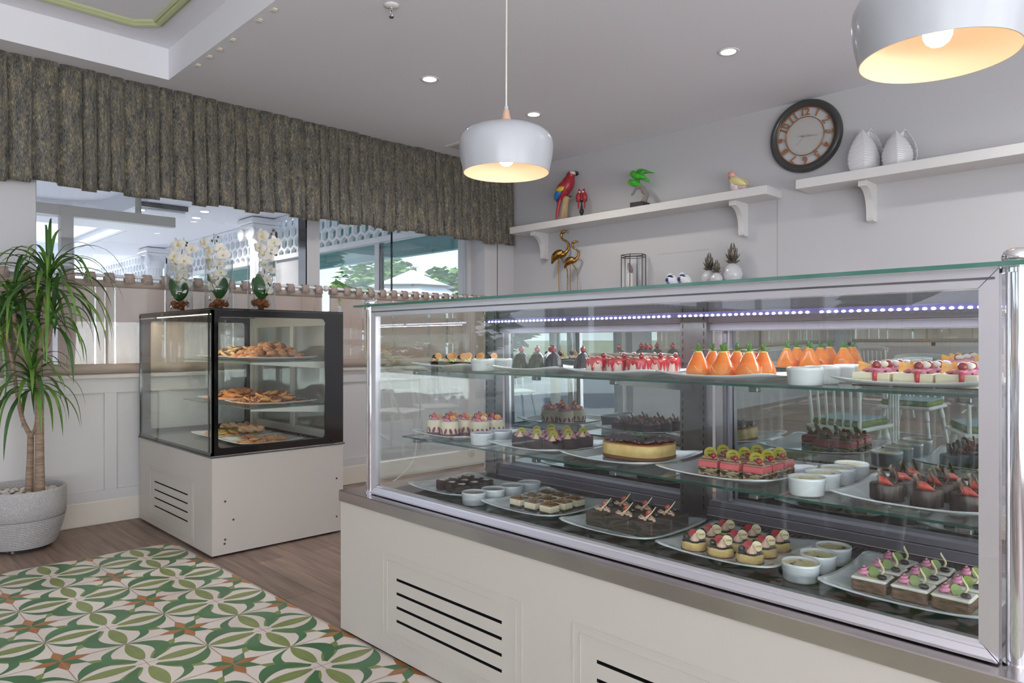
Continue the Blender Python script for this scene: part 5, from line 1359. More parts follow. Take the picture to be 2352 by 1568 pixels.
# ================= WALL SHELVES =================
SHW = mat('white_shelf_lacquer', S(216, 214, 214), .4)
def shelf(x0, x1, brs, label):
    t = thing('wall_shelf', label, 'shelf', ((x0+x1)/2, 4.84, 2.18), 0, 'white wall shelves')
    w2 = (x1-x0)/2
    MB().bev(-w2, w2, -.12, .119, .0, .062, .002).obj('board', SHW, t)
    for bx in brs:
        m = MB(); q = bx-(x0+x1)/2
        pr = [(.119, 0-.0005), (-.075, -.0005), (-.075, -.035)]+[(-.060+.112*si(a), -.038-.150*(1-math.cos(a))) for a in [PI/2*i/12 for i in range(13)]]+[(.052, -.220), (.056, -.236), (.068, -.245), (.119, -.245)]
        m.prism(pr[::-1], q-.022, q+.022, 'x'); m.bev(q-.026, q+.026, -.080, -.070, -.036, -.0006, .002)
        m.obj('bracket', SHW, t)
    return t
shelf(-4.880, -2.318, (-4.62, -2.600), 'long white wall shelf holding the parrot figurines, left of the clock')
shelf(-2.112, -.35, (-1.70, -.62), 'white wall shelf holding the leaf vases, right of the clock')
# a lower shelf behind the case carries the flamingos, lantern and pineapples
LZ = 1.58
t = thing('display_ledge', 'white ledge on the back wall behind the case, under the flamingos', 'shelf', (-3.3, 4.86, LZ-.05))
MB().bev(-1.5, 1.5, -.10, .099, .0, .05, .002).obj('board', SHW, t)
for bx in (-1.2, 0, 1.2): MB().prism([(.099, -.0005), (.099, -.2), (.07, -.2), (-.06, -.0005)], bx-.02, bx+.02, 'x').obj('bracket', SHW, t)
SZ = 2.242
# ---- clock ----
CLK = mat('clock_charcoal', S(62, 62, 62), .35, coat=.2); COP = mat('clock_copper', S(184, 128, 88), .35, .6); FACE = mat('clock_face_silver', S(196, 194, 192), .35, .2)
ck = thing('wall_clock', 'round charcoal wall clock with copper numerals on the back wall between the shelves', 'clock', (-2.143, BY-.001, 2.588))
MC = rotm('X', PI/2)
R_ = .252
MB().lathe([(.201, .006), (.201, .026), (.207, .034), (.213, .032), (.220, .040), (.234, .044), (.246, .036), (.252, .022), (.252, .0)], 72, M=MC).obj('rim', CLK, ck)
MB().lathe([(.196, .020), (.196, .024), (.2005, .026), (.201, .020)], 72, M=MC).lathe([(.130, .018), (.130, .026), (.135, .027), (.135, .018)], 72, M=MC).obj('copper_rings', COP, ck)
MB().cyl((0, 0, 0), .130, .014, .020, 64, M=MC).obj('dial', FACE, ck)
MB().cyl((0, 0, 0), .201, .001, .004, 64, M=MC).obj('back_plate', mat('clock_back', S(204, 202, 204), .6), ck)
for h in range(1, 13):
    a = PI/2-h*PI/6; rr_ = .1655
    text_mesh(str(h), .070, .003, 'numeral', COP, ck, T_(rr_*math.cos(a), -.020, rr_*si(a)) @ MC @ rotm('Z', a-PI/2), .0007)
def hand(ln, wd, ang, nm, z=.024):
    a = PI/2-ang
    MB().prism([(-.02, -wd*.3), (0, -wd*.5), (ln*.35, -wd), (ln*.6, -wd*.4), (ln, 0), (ln*.6, wd*.4), (ln*.35, wd), (0, wd*.5), (-.02, wd*.3)], z, z+.001, 'z', M=MC @ rotm('Z', a)).obj(nm, mat(nm+'_silver', S(182, 176, 168), .3, .6), ck)
hand(.055, .007, 2*PI*9.3/12, 'hour_hand'); hand(.095, .006, 2*PI*16/60, 'minute_hand', .0255); hand(.088, .0012, 2*PI*38/60, 'second_hand', .027)
MB().cyl((0, 0, 0), .006, .02, .030, 16, M=MC).obj('hub', CHROME, ck)
tk = MB()
for k in range(60):
    a = 2*PI*k/60; tk.box(.114, .119 if k % 5 else .122, -.0006, .0006, .0201, .0207, 0, MC @ rotm('Z', a))
tk.obj('minute_marks', mat('tick_grey', S(140, 138, 138), .5), ck)

# ---- parrots ----
FR = mat('parrot_red', S(176, 44, 52), .4, col2=S(150, 30, 44), nscale=60, bump=.4, bscale=90, coat=.2); FB = mat('parrot_blue', S(28, 104, 170), .4); FYL = mat('parrot_yellow', S(206, 180, 50), .4); FWH = mat('parrot_white', S(220, 214, 208), .5); FBK = mat('parrot_black', S(26, 24, 26), .3); FG = mat('parrot_green', S(44, 160, 34), .35, col2=S(80, 190, 50), nscale=40, coat=.3); FGR = mat('claw_grey', S(70, 66, 66), .6)
DW = mat('driftwood', S(196, 172, 134), .8, col2=S(160, 132, 98), nscale=14, stretch=(1, 1, .25), bump=.7, bscale=20, bdist=.006)
# figurines are built with x to the right, y away from the camera, and turned to face it
FIG = -.30
t = thing('parrot_figurine', 'tall red macaw figurine perched on a driftwood stump, left end of shelf', 'figurine', (-4.300, 4.835, SZ), .55); t.scale = (1.55, 1.55, 1)
m = MB(); m.tube([(.0, 0, 0), (.003, 0, .03), (.006, 0, .10), (.012, 0, .16), (.018, 0, .205), (.02, 0, .225)], [.036, .025, .022, .020, .022, .016], 14)
for a in range(6): m.tube([(.0, 0, .035), (.03*math.cos(a*1.05), .03*si(a*1.05), .012), (.052*math.cos(a*1.05), .04*si(a*1.05), .003)], [.016, .010, .004], 7)
m.tube([(.02, 0, .195), (.05, 0, .205), (.062, 0, .200)], [.014, .010, .007], 8)
m.obj('stump', DW, t)
MB().tube([(-.012, 0, .20), (-.006, 0, .24), (.008, 0, .285), (.024, 0, .330), (.034, -.002, .375), (.042, -.004, .40), (.046, -.006, .425), (.040, -.006, .445)], [.018, .032, .040, .041, .034, .026, .026, .012], 18).obj('body', FR, t)
MB().tube([(-.014, 0, .235), (-.028, 0, .15), (-.038, .004, .06), (-.044, .004, .012)], [.014, .010, .008, .003], 10, flat=(1, .6)).obj('tail', FR, t)
for s_ in (-1, 1):
    w_ = MB().tube([(.012, s_*.034, .345), (-.004, s_*.040, .30), (-.022, s_*.036, .245), (-.034, s_*.026, .195)], [.018, .026, .018, .005], 12, flat=(1, .35), up=(1, 0, 0)).obj('wing', FR, t)
    MB().tube([(.004, s_*.045, .300), (-.006, s_*.0455, .285), (-.016, s_*.045, .268), (-.024, s_*.042, .250)], [.012, .020, .019, .010], 10, flat=(1, .32), up=(1, 0, 0)).obj('yellow_feathers', FYL, w_)
    MB().tube([(-.014, s_*.045, .262), (-.024, s_*.042, .240), (-.034, s_*.035, .212), (-.044, s_*.026, .182)], [.012, .018, .014, .003], 10, flat=(1, .32), up=(1, 0, 0)).obj('blue_feathers', FB, w_)
MB().ball((.054, -.008, .426), .0262, 14, 10, sc_=(.85, 1, .85)).obj('face_patch', FWH, t)
MB().tube([(.060, -.006, .436), (.078, -.006, .430), (.082, -.006, .414), (.074, -.006, .402)], [.013, .012, .008, .002], 10).obj('beak', FBK, t)
for s_ in (-1, 1): MB().ball((.062, -.008+s_*.0225, .432), .003, 8, 6).obj('eye', FBK, t)
MB().tube([(.018, -.012, .228), (.040, -.014, .222), (.05, -.014, .212)], [.006, .005, .003], 7).tube([(.018, .012, .228), (.040, .014, .222), (.05, .014, .212)], [.006, .005, .003], 7).obj('claws', FGR, t)
# pair of small parrots on a candlestick
t = thing('parrot_pair_figurine', 'two small red parrots perched on a turned black stand, beside the tall macaw', 'figurine', (-4.085, 4.835, SZ), .4)
MB().lathe([(0, 0), (.020, 0), (.021, .004), (.010, .010), (.0075, .03), (.013, .040), (.020, .055), (.021, .065), (.012, .085), (.008, .092), (.012, .10), (.007, .112), (.008, .14), (.013, .150), (.0, .151)], 28).tube([(-.050, 0, .157), (.050, 0, .157)], .006, 8).obj('stand', FBK, t)
for s_, ln in ((-1, 0), (1, 1)):
    x = s_*.024
    b_ = MB().tube([(x+s_*.002, 0, .148), (x+s_*.004, 0, .175), (x+s_*.002, 0, .205), (x-s_*.006, 0, .228), (x-s_*.004, 0, .248), (x, 0, .262)], [.013, .025, .024, .017, .012, .002], 14).obj('parrot_body', FR, t)
    MB().tube([(x+s_*.004, .006, .165), (x+s_*.006, .004, .12), (x+s_*.003, .002, .085)], [.009, .009, .006], 8, flat=(1, .5)).obj('tail', FR, b_)
    MB().ball((x-s_*.008, -.010, .231), .0115, 10, 7).obj('face_patch', FWH, b_)
    MB().tube([(x-s_*.014, -.006, .234), (x-s_*.020, -.007, .228)], [.004, .001], 6).obj('beak', FBK, b_)
    MB().ball((x+s_*.010, -.014, .182), .012, 10, 7, sc_=(.9, .5, 1.1)).obj('wing_band', FYL, b_)
    MB().ball((x+s_*.012, -.016, .170), .011, 10, 7, sc_=(.9, .5, .8)).obj('blue_feathers', FB, b_)
# green parrots
t = thing('green_parrots_figurine', 'two bright green parrots on a gnarled grey branch with a black block base', 'figurine', (-3.462, 4.835, SZ), .1)
MB().bev(-.060, .060, -.060, .060, 0, .050, .003).obj('base_block', mat('black_block', S(52, 46, 50), .35), t)
m = MB(); m.tube([(.034, 0, .05), (.050, 0, .085), (.062, 0, .115), (.040, 0, .135), (.030, 0, .165), (.005, 0, .185), (-.025, 0, .180)], [.026, .020, .018, .019, .018, .016, .014], 12)
m.tube([(-.02, 0, .18), (-.045, 0, .165), (-.062, 0, .135), (-.080, 0, .120)], [.013, .010, .009, .004], 8); m.tube([(-.062, 0, .135), (-.085, 0, .132)], [.006, .003], 6)
m.obj('branch', mat('grey_branch', S(138, 130, 124), .8, bump=1, bscale=50, bdist=.006), t)
def gbird(p, s_, rz, name='parrot_body'):
    b_ = MB().tube([(x*s_+p[0], y*s_+p[1], z*s_+p[2]) for x, y, z in ((.06, 0, -.012), (.03, 0, 0), (0, 0, .012), (-.03, 0, .022), (-.05, 0, .034), (-.066, 0, .034))], [.008*s_, .024*s_, .033*s_, .027*s_, .024*s_, .010*s_], 14).obj(name, FG, t)
    MB().tube([(p[0]-.064*s_, p[1], p[2]+.036*s_), (p[0]-.078*s_, p[1], p[2]+.030*s_), (p[0]-.080*s_, p[1], p[2]+.022*s_)], [.007*s_, .006*s_, .001], 7).obj('beak', FYL, b_)
    MB().ball((p[0]-.058*s_, p[1]-.014*s_, p[2]+.040*s_), .003*s_, 7, 5).obj('eye', FBK, b_)
    return b_
g1 = gbird((-.045, 0, .205), .95, 0); MB().tube([(.01, 0, .20), (.02, 0, .17), (.025, 0, .145)], [.014, .010, .004], 8, flat=(1, .5)).obj('tail', FG, g1)
g2 = gbird((-.015, 0, .262), 1.1, 0)
for s_ in (-1, 1):
    MB().tube([(-.02, s_*.018, .285), (.03, s_*.05, .305), (.075, s_*.055, .298), (.112, s_*.05, .285)], [.010, .026, .016, .003], 10, flat=(.35, 1), up=(0, 0, 1)).obj('wing', FG, g2)
MB().tube([(.04, 0, .25), (.07, 0, .225), (.088, 0, .205)], [.014, .012, .003], 8, flat=(1, .5)).obj('tail', FG, g2)
MB().tube([(-.005, 0, .24), (0, 0, .19)], .003, 6).obj('leg', FGR, g2)
# pink bird
t = thing('pink_bird_figurine', 'glazed bird with pink head and yellow wing, right end of the parrot shelf', 'figurine', (-2.600, 4.835, SZ), -.1)
PK = mat('bird_pink_glaze', S(222, 164, 152), .2, coat=.6); PWg = mat('bird_pale_glaze', S(224, 206, 206), .2, coat=.6); PYg = mat('bird_yellow_glaze', S(222, 208, 148), .2, coat=.6)
MB().tube([(.010, 0, .0), (-.006, 0, .02), (-.012, 0, .05), (-.016, 0, .09), (-.030, 0, .12)], [.030, .036, .044, .040, .028], 18).tube([(-.01, 0, .07), (.04, 0, .045), (.075, 0, .03)], [.036, .026, .012], 14).obj('body', PWg, t)
MB().ball((-.044, 0, .142), .031, 16, 12).obj('head', PK, t)
MB().tube([(-.070, 0, .142), (-.084, 0, .134), (-.084, 0, .122)], [.011, .009, .002], 9).obj('beak', PWg, t)
for s_ in (-1, 1): MB().tube([(-.03, s_*.036, .10), (.02, s_*.040, .082), (.062, s_*.028, .058), (.085, s_*.014, .048)], [.022, .030, .018, .004], 12, flat=(1, .35)).obj('wing', PYg, t)
MB().tube([(.04, 0, .03), (.07, 0, .012), (.088, 0, .008)], [.020, .014, .006], 10, flat=(.6, 1)).obj('tail', PK, t)
MB().ball((-.056, -.027, .150), .003, 7, 5).obj('eye', FBK, t)
# leaf vases
LVM = mat('leaf_vase_porcelain', S(206, 205, 208), .25, coat=.4)
def leafvase(x, w_, h_, label, rz):
    t = thing('leaf_vase', label, 'vase', (x, 4.835, SZ), rz, 'ribbed white leaf vases')
    def side(off, lean, nm, ph):
        def pt(u, v):
            a = (u-.5)*2; prof = (si(PI*min(1, .22+.78*v))**.7)*(1-.25*v)
            rib = .0014*si(v*105+abs(a)*9)
            xx = off+lean*v*v+a*w_*.5*prof*(1+.02*si(v*60))
            yy = -.038*(1-a*a)*prof-.012*math.cos(a*1.5)*prof+rib-.0045*math.exp(-(a*9)**2)
            return (xx, yy*ph, h_*v*(1-.05*a*a))
        MB().grid(pt, 26, 72, 0, True).obj(nm, LVM, t, solid=.004)
    side(0, -.012, 'front_leaf', 1); side(.02, .02, 'back_leaf', -1)
    MB().lathe([(0, .001), (w_*.24, .001), (w_*.26, .02)], 20).obj('foot', LVM, t)
leafvase(-1.715, .21, .285, 'taller ribbed white leaf-shaped vase on the right-hand shelf, nearest the clock', .5)
leafvase(-1.515, .19, .235, 'shorter ribbed white leaf-shaped vase on the right-hand shelf', .3)
# ---- golden flamingos ----
GOLD = mat('antique_gold', S(176, 136, 72), .28, 1.0, col2=S(122, 88, 44), nscale=50, bump=.5, bscale=60, bdist=.003)
def flamingo(x, y, h, label, rz):
    s_ = h/.58
    t = thing('flamingo_figurine', label, 'figurine', (x, y, LZ), rz, 'golden flamingo figurines'); t.scale = (1.12, 1.12, 1); k = lambda *p: tuple(q*s_ for q in p)
    MB().tube([k(-.075, 0, .285), k(-.062, 0, .320), k(-.040, 0, .355), k(-.010, 0, .372), k(.020, 0, .372), k(.042, 0, .385)], [.004*s_, .020*s_, .036*s_, .042*s_, .032*s_, .018*s_], 18).obj('body', GOLD, t)
    MB().tube([k(.036, 0, .378), k(.062, 0, .410), k(.070, 0, .445), k(.052, 0, .480), k(.018, 0, .505), k(.004, 0, .530), k(.006, 0, .552)], [.018*s_, .013*s_, .010*s_, .009*s_, .009*s_, .010*s_, .012*s_], 12).obj('neck', GOLD, t)
    MB().tube([k(.002, 0, .545), k(.018, 0, .568), k(.040, 0, .577), k(.056, 0, .572), k(.064, 0, .556)], [.010*s_, .015*s_, .011*s_, .007*s_, .002*s_], 12).obj('head', GOLD, t)
    for q in (-1, 1): MB().tube([k(.02, q*.032, .385), k(-.02, q*.040, .365), k(-.062, q*.028, .320)], [.012*s_, .024*s_, .005*s_], 12, flat=(1, .35)).obj('wing', GOLD, t)
    MB().tube([k(-.018, 0, .34), k(-.016, 0, .15), k(-.012, 0, .008)], [.0045*s_, .0036*s_, .0036*s_], 8).obj('leg', GOLD, t)
    MB().tube([k(.0, .01, .34), k(.048, .012, .24), k(.052, .012, .12), k(.050, .012, .008)], [.0045*s_, .004*s_, .0036*s_, .0036*s_], 8).obj('leg', GOLD, t)
    MB().bev(-.05*s_, .08*s_, -.035*s_, .045*s_, 0, .008*s_, .002).obj('base_plate', GOLD, t)
flamingo(-4.360, 4.865, .585, 'taller golden flamingo figurine standing under the left shelf bracket', .45)
flamingo(-4.205, 4.845, .475, 'shorter golden flamingo figurine, to the right of the taller one', .45)
# ---- hexagonal glass lantern ----
t = thing('glass_lantern', 'narrow hexagonal glass lantern with thin dark metal frame and a small bird inside', 'lantern', (-3.545, 4.86, LZ), .26)
BR = mat('dark_brass', S(66, 60, 54), .4, .8); hx = [(.105*math.cos(PI/3*k+.52), .080*si(PI/3*k+.52)) for k in range(6)]
HL = .295
m = MB()
for k in range(6):
    a, b_ = hx[k], hx[(k+1) % 6]
    m.tube([(a[0], a[1], 0), (a[0], a[1], HL)], .0035, 6)
    for z in (.004, HL-.02, HL): m.tube([(a[0], a[1], z), (b_[0], b_[1], z)], .003, 6)
m.obj('metal_frame', BR, t)
m = MB()
for k in range(6):
    a, b_ = hx[k], hx[(k+1) % 6]; m.add([(a[0], a[1], .004), (b_[0], b_[1], .004), (b_[0], b_[1], HL-.02), (a[0], a[1], HL-.02)], [(0, 1, 2, 3)])
m.obj('glass_panels', GLASSW, t)
t = thing('tiny_bird', 'tiny grey and pink bird ornament standing inside the glass lantern', 'figurine', (-3.575, 4.855, LZ+.148))
MB().tube([(.022, 0, .0), (.010, 0, .018), (-.004, 0, .042), (-.012, 0, .066), (-.012, 0, .084)], [.004, .018, .020, .014, .006], 12).obj('body', mat('grey_pink_glaze', S(150, 128, 128), .35, col2=S(110, 98, 100), nscale=40), t)
MB().tube([(-.014, 0, .08), (-.028, 0, .078)], [.004, .001], 6).obj('beak', FBK, t)
m = MB(); m.cyl((0, 0, 0), .03, -.143, -.006, 20).ball((0, 0, -.004), .012, 8, 6); m.obj('white_pedestal', FWH, t)
# ---- blue and white birds ----
BLU = mat('cobalt_glaze', S(34, 44, 128), .2, coat=.5)
def cbird(x, label):
    t = thing('ceramic_bird', label, 'figurine', (x, 4.84, LZ+.001), .0, 'white ceramic birds with blue flowers')
    MB().tube([(.050, 0, .012), (.030, 0, .035), (.005, 0, .052), (-.018, 0, .075), (-.026, 0, .098), (-.022, 0, .115)], [.008, .034, .044, .040, .028, .010], 18).ball((0, 0, .03), .035, 14, 8, sc_=(1, 1, .85)).obj('body', CERAM, t)
    MB().tube([(-.050, 0, .100), (-.062, 0, .098)], [.006, .001], 7).obj('beak', CERAM, t)
    m = MB()
    m.ball((-.030, -.038, .060), .017, 12, 8, sc_=(1, .35, 1)); m.ball((-.008, -.033, .088), .016, 12, 8, sc_=(1.5, .35, .6)); m.ball((.010, -.036, .080), .010, 10, 6, sc_=(1.8, .3, .5)); m.ball((-.018, -.043, .036), .009, 10, 6, sc_=(1.6, .3, .5))
    m.obj('blue_flower', BLU, t)
cbird(-3.150, 'white ceramic bird with cobalt flower behind the case edge, left of the pair')
cbird(-3.040, 'white ceramic bird with cobalt flower behind the case edge, right of the pair')
# ---- pineapples ----
PNM = mat('white_pineapple_glaze', S(202, 202, 206), .22, coat=.6); PWT = mat('pewter', S(122, 114, 106), .35, .9)
def pineapple(x, y, r, h, lf, label):
    t = thing('pineapple_ornament', label, 'ornament', (x, y, LZ), 0, 'white pineapple ornaments with pewter crowns')
    m = MB(); seg, rings = 60, 40; vs = []
    for i in range(rings+1):
        q = i/rings; rr_ = r*(si(PI*min(.97, max(.10, q*.87+.10))))**.62
        for j in range(seg):
            a = 2*PI*j/seg; d = 1+.028*(abs(si(5*a+q*13))*abs(si(5*a-q*13)))
            vs.append((rr_*d*math.cos(a), rr_*d*si(a), h*q))
    m.add(vs, [(i*seg+j, i*seg+(j+1) % seg, (i+1)*seg+(j+1) % seg, (i+1)*seg+j) for i in range(rings) for j in range(seg)], 0, True)
    m.obj('fruit', PNM, t)
    m = MB(); R = random.Random(4)
    for L_, (n, el, ln) in enumerate(((7, .35, .55), (7, .75, .75), (6, 1.05, .9), (4, 1.3, 1.05))):
        for k in range(n):
            a = 2*PI*k/n+L_*.5; l_ = lf*ln; c0 = (0, 0, h-.006+L_*lf*.10)
            pts = [Vector(c0)+Vector((math.cos(a)*math.cos(el*(.8+.35*f))*f, si(a)*math.cos(el*(.8+.35*f))*f, si(el)*f+(.10*f*f)))*l_ for f in (0, .3, .6, .85, 1)]
            m.tube(pts, [lf*.15, lf*.17, lf*.13, lf*.06, .0006], 6, flat=(.35, 1))
    m.obj('leaf_crown', PWT, t)
pineapple(-2.835, 4.845, .058, .118, .098, 'medium white pineapple ornament with pewter crown, left of the three')
pineapple(-2.745, 4.795, .047, .090, .072, 'smallest white pineapple ornament, in front between the other two')
pineapple(-2.655, 4.870, .072, .158, .112, 'largest white pineapple ornament with tall pewter crown, right of the three')

# ================= ORCHIDS IN GLASS VASES =================
VG = glass('vase_glass', (.97, .98, .98, 1))
PET = mat('orchid_petal', S(232, 228, 220), .5, sss=.08, col2=S(224, 218, 208), nscale=60, bump=.2, bscale=30); YEL = mat('orchid_throat', S(222, 190, 80), .5); STM = mat('orchid_stem', S(96, 92, 70), .6); OLF = mat('orchid_leaf', S(40, 92, 36), .3, coat=.4, col2=S(28, 70, 30), nscale=8); MOS = mat('coir_moss', S(158, 96, 54), .9, col2=S(108, 62, 34), nscale=60, bump=1, bscale=80, bdist=.006)
VZ = 1.3345
def orchid(x, y, seed, label, lean, hh):
    R = random.Random(seed)
    v = thing('orchid_vase', label, 'vase with orchid', (x, y, VZ), 0, 'white orchids in glass cylinder vases')
    MB().lathe([(0, .004), (.072, .004), (.076, .010), (.076, .30), (.0785, .301), (.0785, .002), (.0, .0015)], 48).obj('glass_cylinder', VG, v)
    m = MB()
    for k in range(26):
        a = R.uniform(0, 6.28); q = R.uniform(.0, .045); m.ball((q*math.cos(a), q*si(a), .02+R.uniform(0, .045)), R.uniform(.012, .022), 7, 5, sc_=(1.2, .9, .7))
    for k in range(30):
        a = R.uniform(0, 6.28); q = .045; p0 = (q*math.cos(a), q*si(a), R.uniform(.02, .07)); m.tube([p0, (p0[0]*1.2, p0[1]*1.2, p0[2]+R.uniform(-.01, .02)), (p0[0]*1.35+R.uniform(-.01, .01), p0[1]*1.3, p0[2]+R.uniform(-.012, .01))], [.002, .0015, .0005], 4)
    m.obj('moss', MOS, v)
    for k, (az, L_) in enumerate(((.4, .13), (2.6, .14), (4.4, .12), (5.5, .11))):
        m = MB(); az += seed
        def lp(u, w_):
            f = w_; q = (u-.5)*2; wd = .034*si(PI*(.08+.9*f))**.7
            r_ = .010+.056*si(f*1.25); z = .07+L_*f
            return (r_*math.cos(az)-q*wd*si(az), r_*si(az)+q*wd*math.cos(az), z+.006*abs(q))
        m.grid(lp, 8, 12); m.obj('leaf', OLF, v, solid=.002)
    top = hh; sp = [(0, 0, .07), (.01*lean, 0, .16), (.02*lean, .0, .26), (.03*lean, 0, .36), (.045*lean, 0, top-.03), (.062*lean, 0, top)]
    dirs = Vector((.698, .716, 0))
    S3 = [(dirs.x*a, dirs.y*a, c0) for a, b_, c0 in sp]
    m = MB(); m.tube(S3, [.0032, .003, .0028, .0024, .002, .0014], 7)
    for k in range(3): m.tube([S3[-1], (S3[-1][0]+R.uniform(-.02, .03), S3[-1][1]+R.uniform(-.01, .02), S3[-1][2]+.012+.008*k)], .0012, 5)
    m.obj('stem', STM, v)
    for k in range(3): MB().ball((S3[-1][0]+dirs.x*R.uniform(-.025, .03), S3[-1][1]+R.uniform(-.01, .02), S3[-1][2]+R.uniform(-.018, .022)), .0065, 8, 6, sc_=(1, 1, 1.2)).obj('bud', STM, v)
    for k in range(12):
        f = k/11; z = .13+(top-.16)*f+R.uniform(-.012, .012)
        i = min(int((z-.07)/(top-.07)*5), 4); base = Vector(S3[i]).lerp(Vector(S3[i+1]), .5); base.z = z
        s_ = -1 if k % 2 else 1
        inside = z < .31
        off = R.uniform(.018, .034) if inside else R.uniform(.016, .058)
        c0 = base+dirs*(s_*off)+Vector((.716, -.698, 0))*R.uniform(-.012, .03)
        N = (Vector((.716, -.698, 0))*1.0+dirs*s_*R.uniform(.1, .9)+Vector((0, 0, R.uniform(-.5, .2)))).normalized()
        Q = N.to_track_quat('Z', 'Y').to_matrix().to_4x4()
        M = T_(*c0) @ Q @ rotm('Z', R.uniform(-.4, .4)); fs_ = R.uniform(1.05, 1.45)*(.78 if inside else 1)
        m = MB()
        for (a, L_, W_) in ((0, .038, .034), (PI, .038, .034), (PI/2, .034, .022), (PI/2+2.2, .034, .022), (PI/2-2.2, .034, .022)):
            def pp(u, w_):
                q = (u-.5)*2; r_ = L_*fs_*(.06+.94*w_); wd = W_*fs_*si(PI*(.06+.88*w_))**.65*.62
                x_, y_ = r_, q*wd; zz = .006*w_*(1-w_)*4-.006*w_*w_+.004*abs(q)*w_+(.002 if a in (0, PI) else 0)
                return tuple(M @ Vector((x_*math.cos(a)-y_*si(a), x_*si(a)+y_*math.cos(a), zz)))
            m.grid(pp, 6, 6)
        fl = m.obj('flower', PET, v)
        MB().ball(tuple(M @ Vector((0, -.003, .006))), .006*fs_, 8, 6, sc_=(1, 1, 1)).obj('throat', YEL, fl)
        if k % 3 == 0: MB().tube([tuple(base), tuple(base.lerp(c0, .9))], .0012, 5).obj('flower_stalk', STM, v)
    return v
orchid(-4.64, 1.622, 1, 'white orchid in a glass cylinder vase on the small cabinet, left of three', .5, .44)
orchid(-4.235, 1.705, 2, 'white orchid in a glass cylinder vase on the small cabinet, middle of three', -.5, .43)
orchid(-4.08, 1.895, 3, 'white orchid in a glass cylinder vase on the small cabinet, right of three and tallest', 1.1, .47)

# ================= THE CAFE BEHIND THE CAMERA (seen in the mirrored doors) =================
CHW = mat('painted_white_chair', S(224, 226, 224), .35, coat=.2); CUSH = mat('olive_cushion', S(122, 136, 70), .8, bump=.3, bscale=90); CUSHT = mat('pale_blue_cushion_top', S(150, 176, 186), .8)
ch = thing('spindle_chair', 'white spindle-back chair with a green seat cushion', 'chair', (-2.05, -1.15, 0))
MB().bev(-.22, .22, -.22, .21, .43, .46, .008).obj('seat', CHW, ch)
MB().bev(-.20, .20, -.19, .20, .461, .505, .014).obj('cushion', CUSH, ch); MB().bev(-.195, .195, -.185, .195, .5052, .512, .003).obj('cushion_top', CUSHT, ch)
for x in (-.17, .17):
    for y in (-.17, .17):
        MB().tube([(x, y, .43), (x*1.08, y*1.08, .34), (x*1.12, y*1.12, .30), (x*1.35, y*1.3, 0)], [.022, .024, .017, .013], 10).obj('leg', CHW, ch)
MB().tube([(-.2, -.19, .16), (.2, -.19, .16)], .009, 8).obj('stretcher', CHW, ch); MB().tube([(-.2, .19, .16), (.2, .19, .16)], .009, 8).obj('stretcher', CHW, ch)
MB().tube([(-.22, .20, .86), (-.1, .24, .88), (.1, .24, .88), (.22, .20, .86)], .022, 10, flat=(1.3, .6)).obj('top_rail', CHW, ch)
for k in range(7):
    x = -.18+.06*k; MB().tube([(x, .19, .46), (x*1.1, .225, .86)], [.0105 if k % 6 else .014]*2, 8).obj('spindle', CHW, ch)
def tablef(x, y, label, rz=0):
    t = thing('pedestal_table', label, 'table', (x, y, 0), rz, 'white cafe tables')
    MB().bev(-.38, .38, -.38, .38, .72, .745, .006).obj('tabletop', CHW, t)
    m = MB()
    for a in range(4): m.tube([(.03*math.cos(a*PI/2), .03*si(a*PI/2), .10), (.03*math.cos(a*PI/2), .03*si(a*PI/2), .72)], .011, 8)
    m.cyl((0, 0, 0), .05, .09, .13, 20).cyl((0, 0, 0), .08, .70, .72, 20); m.obj('column', CHW, t)
    for a in range(4):
        c0, s0 = math.cos(a*PI/2+.78), si(a*PI/2+.78)
        MB().tube([(.03*c0, .03*s0, .12), (.15*c0, .15*s0, .13), (.26*c0, .26*s0, .06), (.32*c0, .32*s0, .015)], [.016, .015, .012, .012], 8).obj('foot', CHW, t)
    return t
tb = tablef(-2.0, -1.95, 'white pedestal cafe table behind the camera, between the green-cushioned chairs')
GCH = 'spindle chairs behind the camera'
ch['label'] = 'white spindle chair with green cushion, mirrored at centre right of the case'; ch['group'] = GCH; ch.rotation_euler = (0, 0, .15)
dup(ch, (-1.2, -1.35, 0), -.5, 'white spindle chair with green cushion, mirrored at the right end of the case', GCH)
dup(ch, (-2.1, -2.75, 0), 3.2, 'white spindle chair with green cushion, mirrored on the far side of the first table', GCH)
dup(ch, (-.4, -2.2, 0), 1.3, 'white spindle chair with green cushion, beside the second cafe table', GCH)
dup(ch, (-3.2, -5.4, 0), .4, 'white spindle chair with green cushion near the curtained windows, left', GCH)
dup(ch, (-1.2, -5.6, 0), -.3, 'white spindle chair with green cushion near the curtained windows, right', GCH)
dup(tb, (-.9, -3.2, 0), .3, 'white pedestal cafe table behind the camera, nearer the right windows')
dup(tb, (-2.3, -6.4, 0), .1, 'white pedestal cafe table by the far curtained windows')
ROD_Z = 1.60
sheer_curtain(-5.03, -8.5, -5.75, .86, 1.575, 'sheer tab-top curtain on the left wall window farthest behind the camera', 15, 'cafe curtains behind the camera')
sheer_curtain(-5.03, -5.65, -3.05, .86, 1.575, 'sheer tab-top curtain on the left wall window behind the camera, nearer the glass door', 16, 'cafe curtains behind the camera')
sheer_curtain(FY+.04, -4.8, -2.3, .86, 1.575, 'sheer tab-top curtain on the rear wall, left window', 17, 'cafe curtains behind the camera', 'x')
sheer_curtain(FY+.04, -1.8, .5, .86, 1.575, 'sheer tab-top curtain on the rear wall, middle window', 18, 'cafe curtains behind the camera', 'x')
t = thing('curtain_rod', 'white curtain rod along the rear wall windows', 'rod', (-2.1, FY+.04, ROD_Z)); MB().tube([(-2.8, 0, 0), (2.8, 0, 0)], .011, 10).obj('rod', ROD, t)
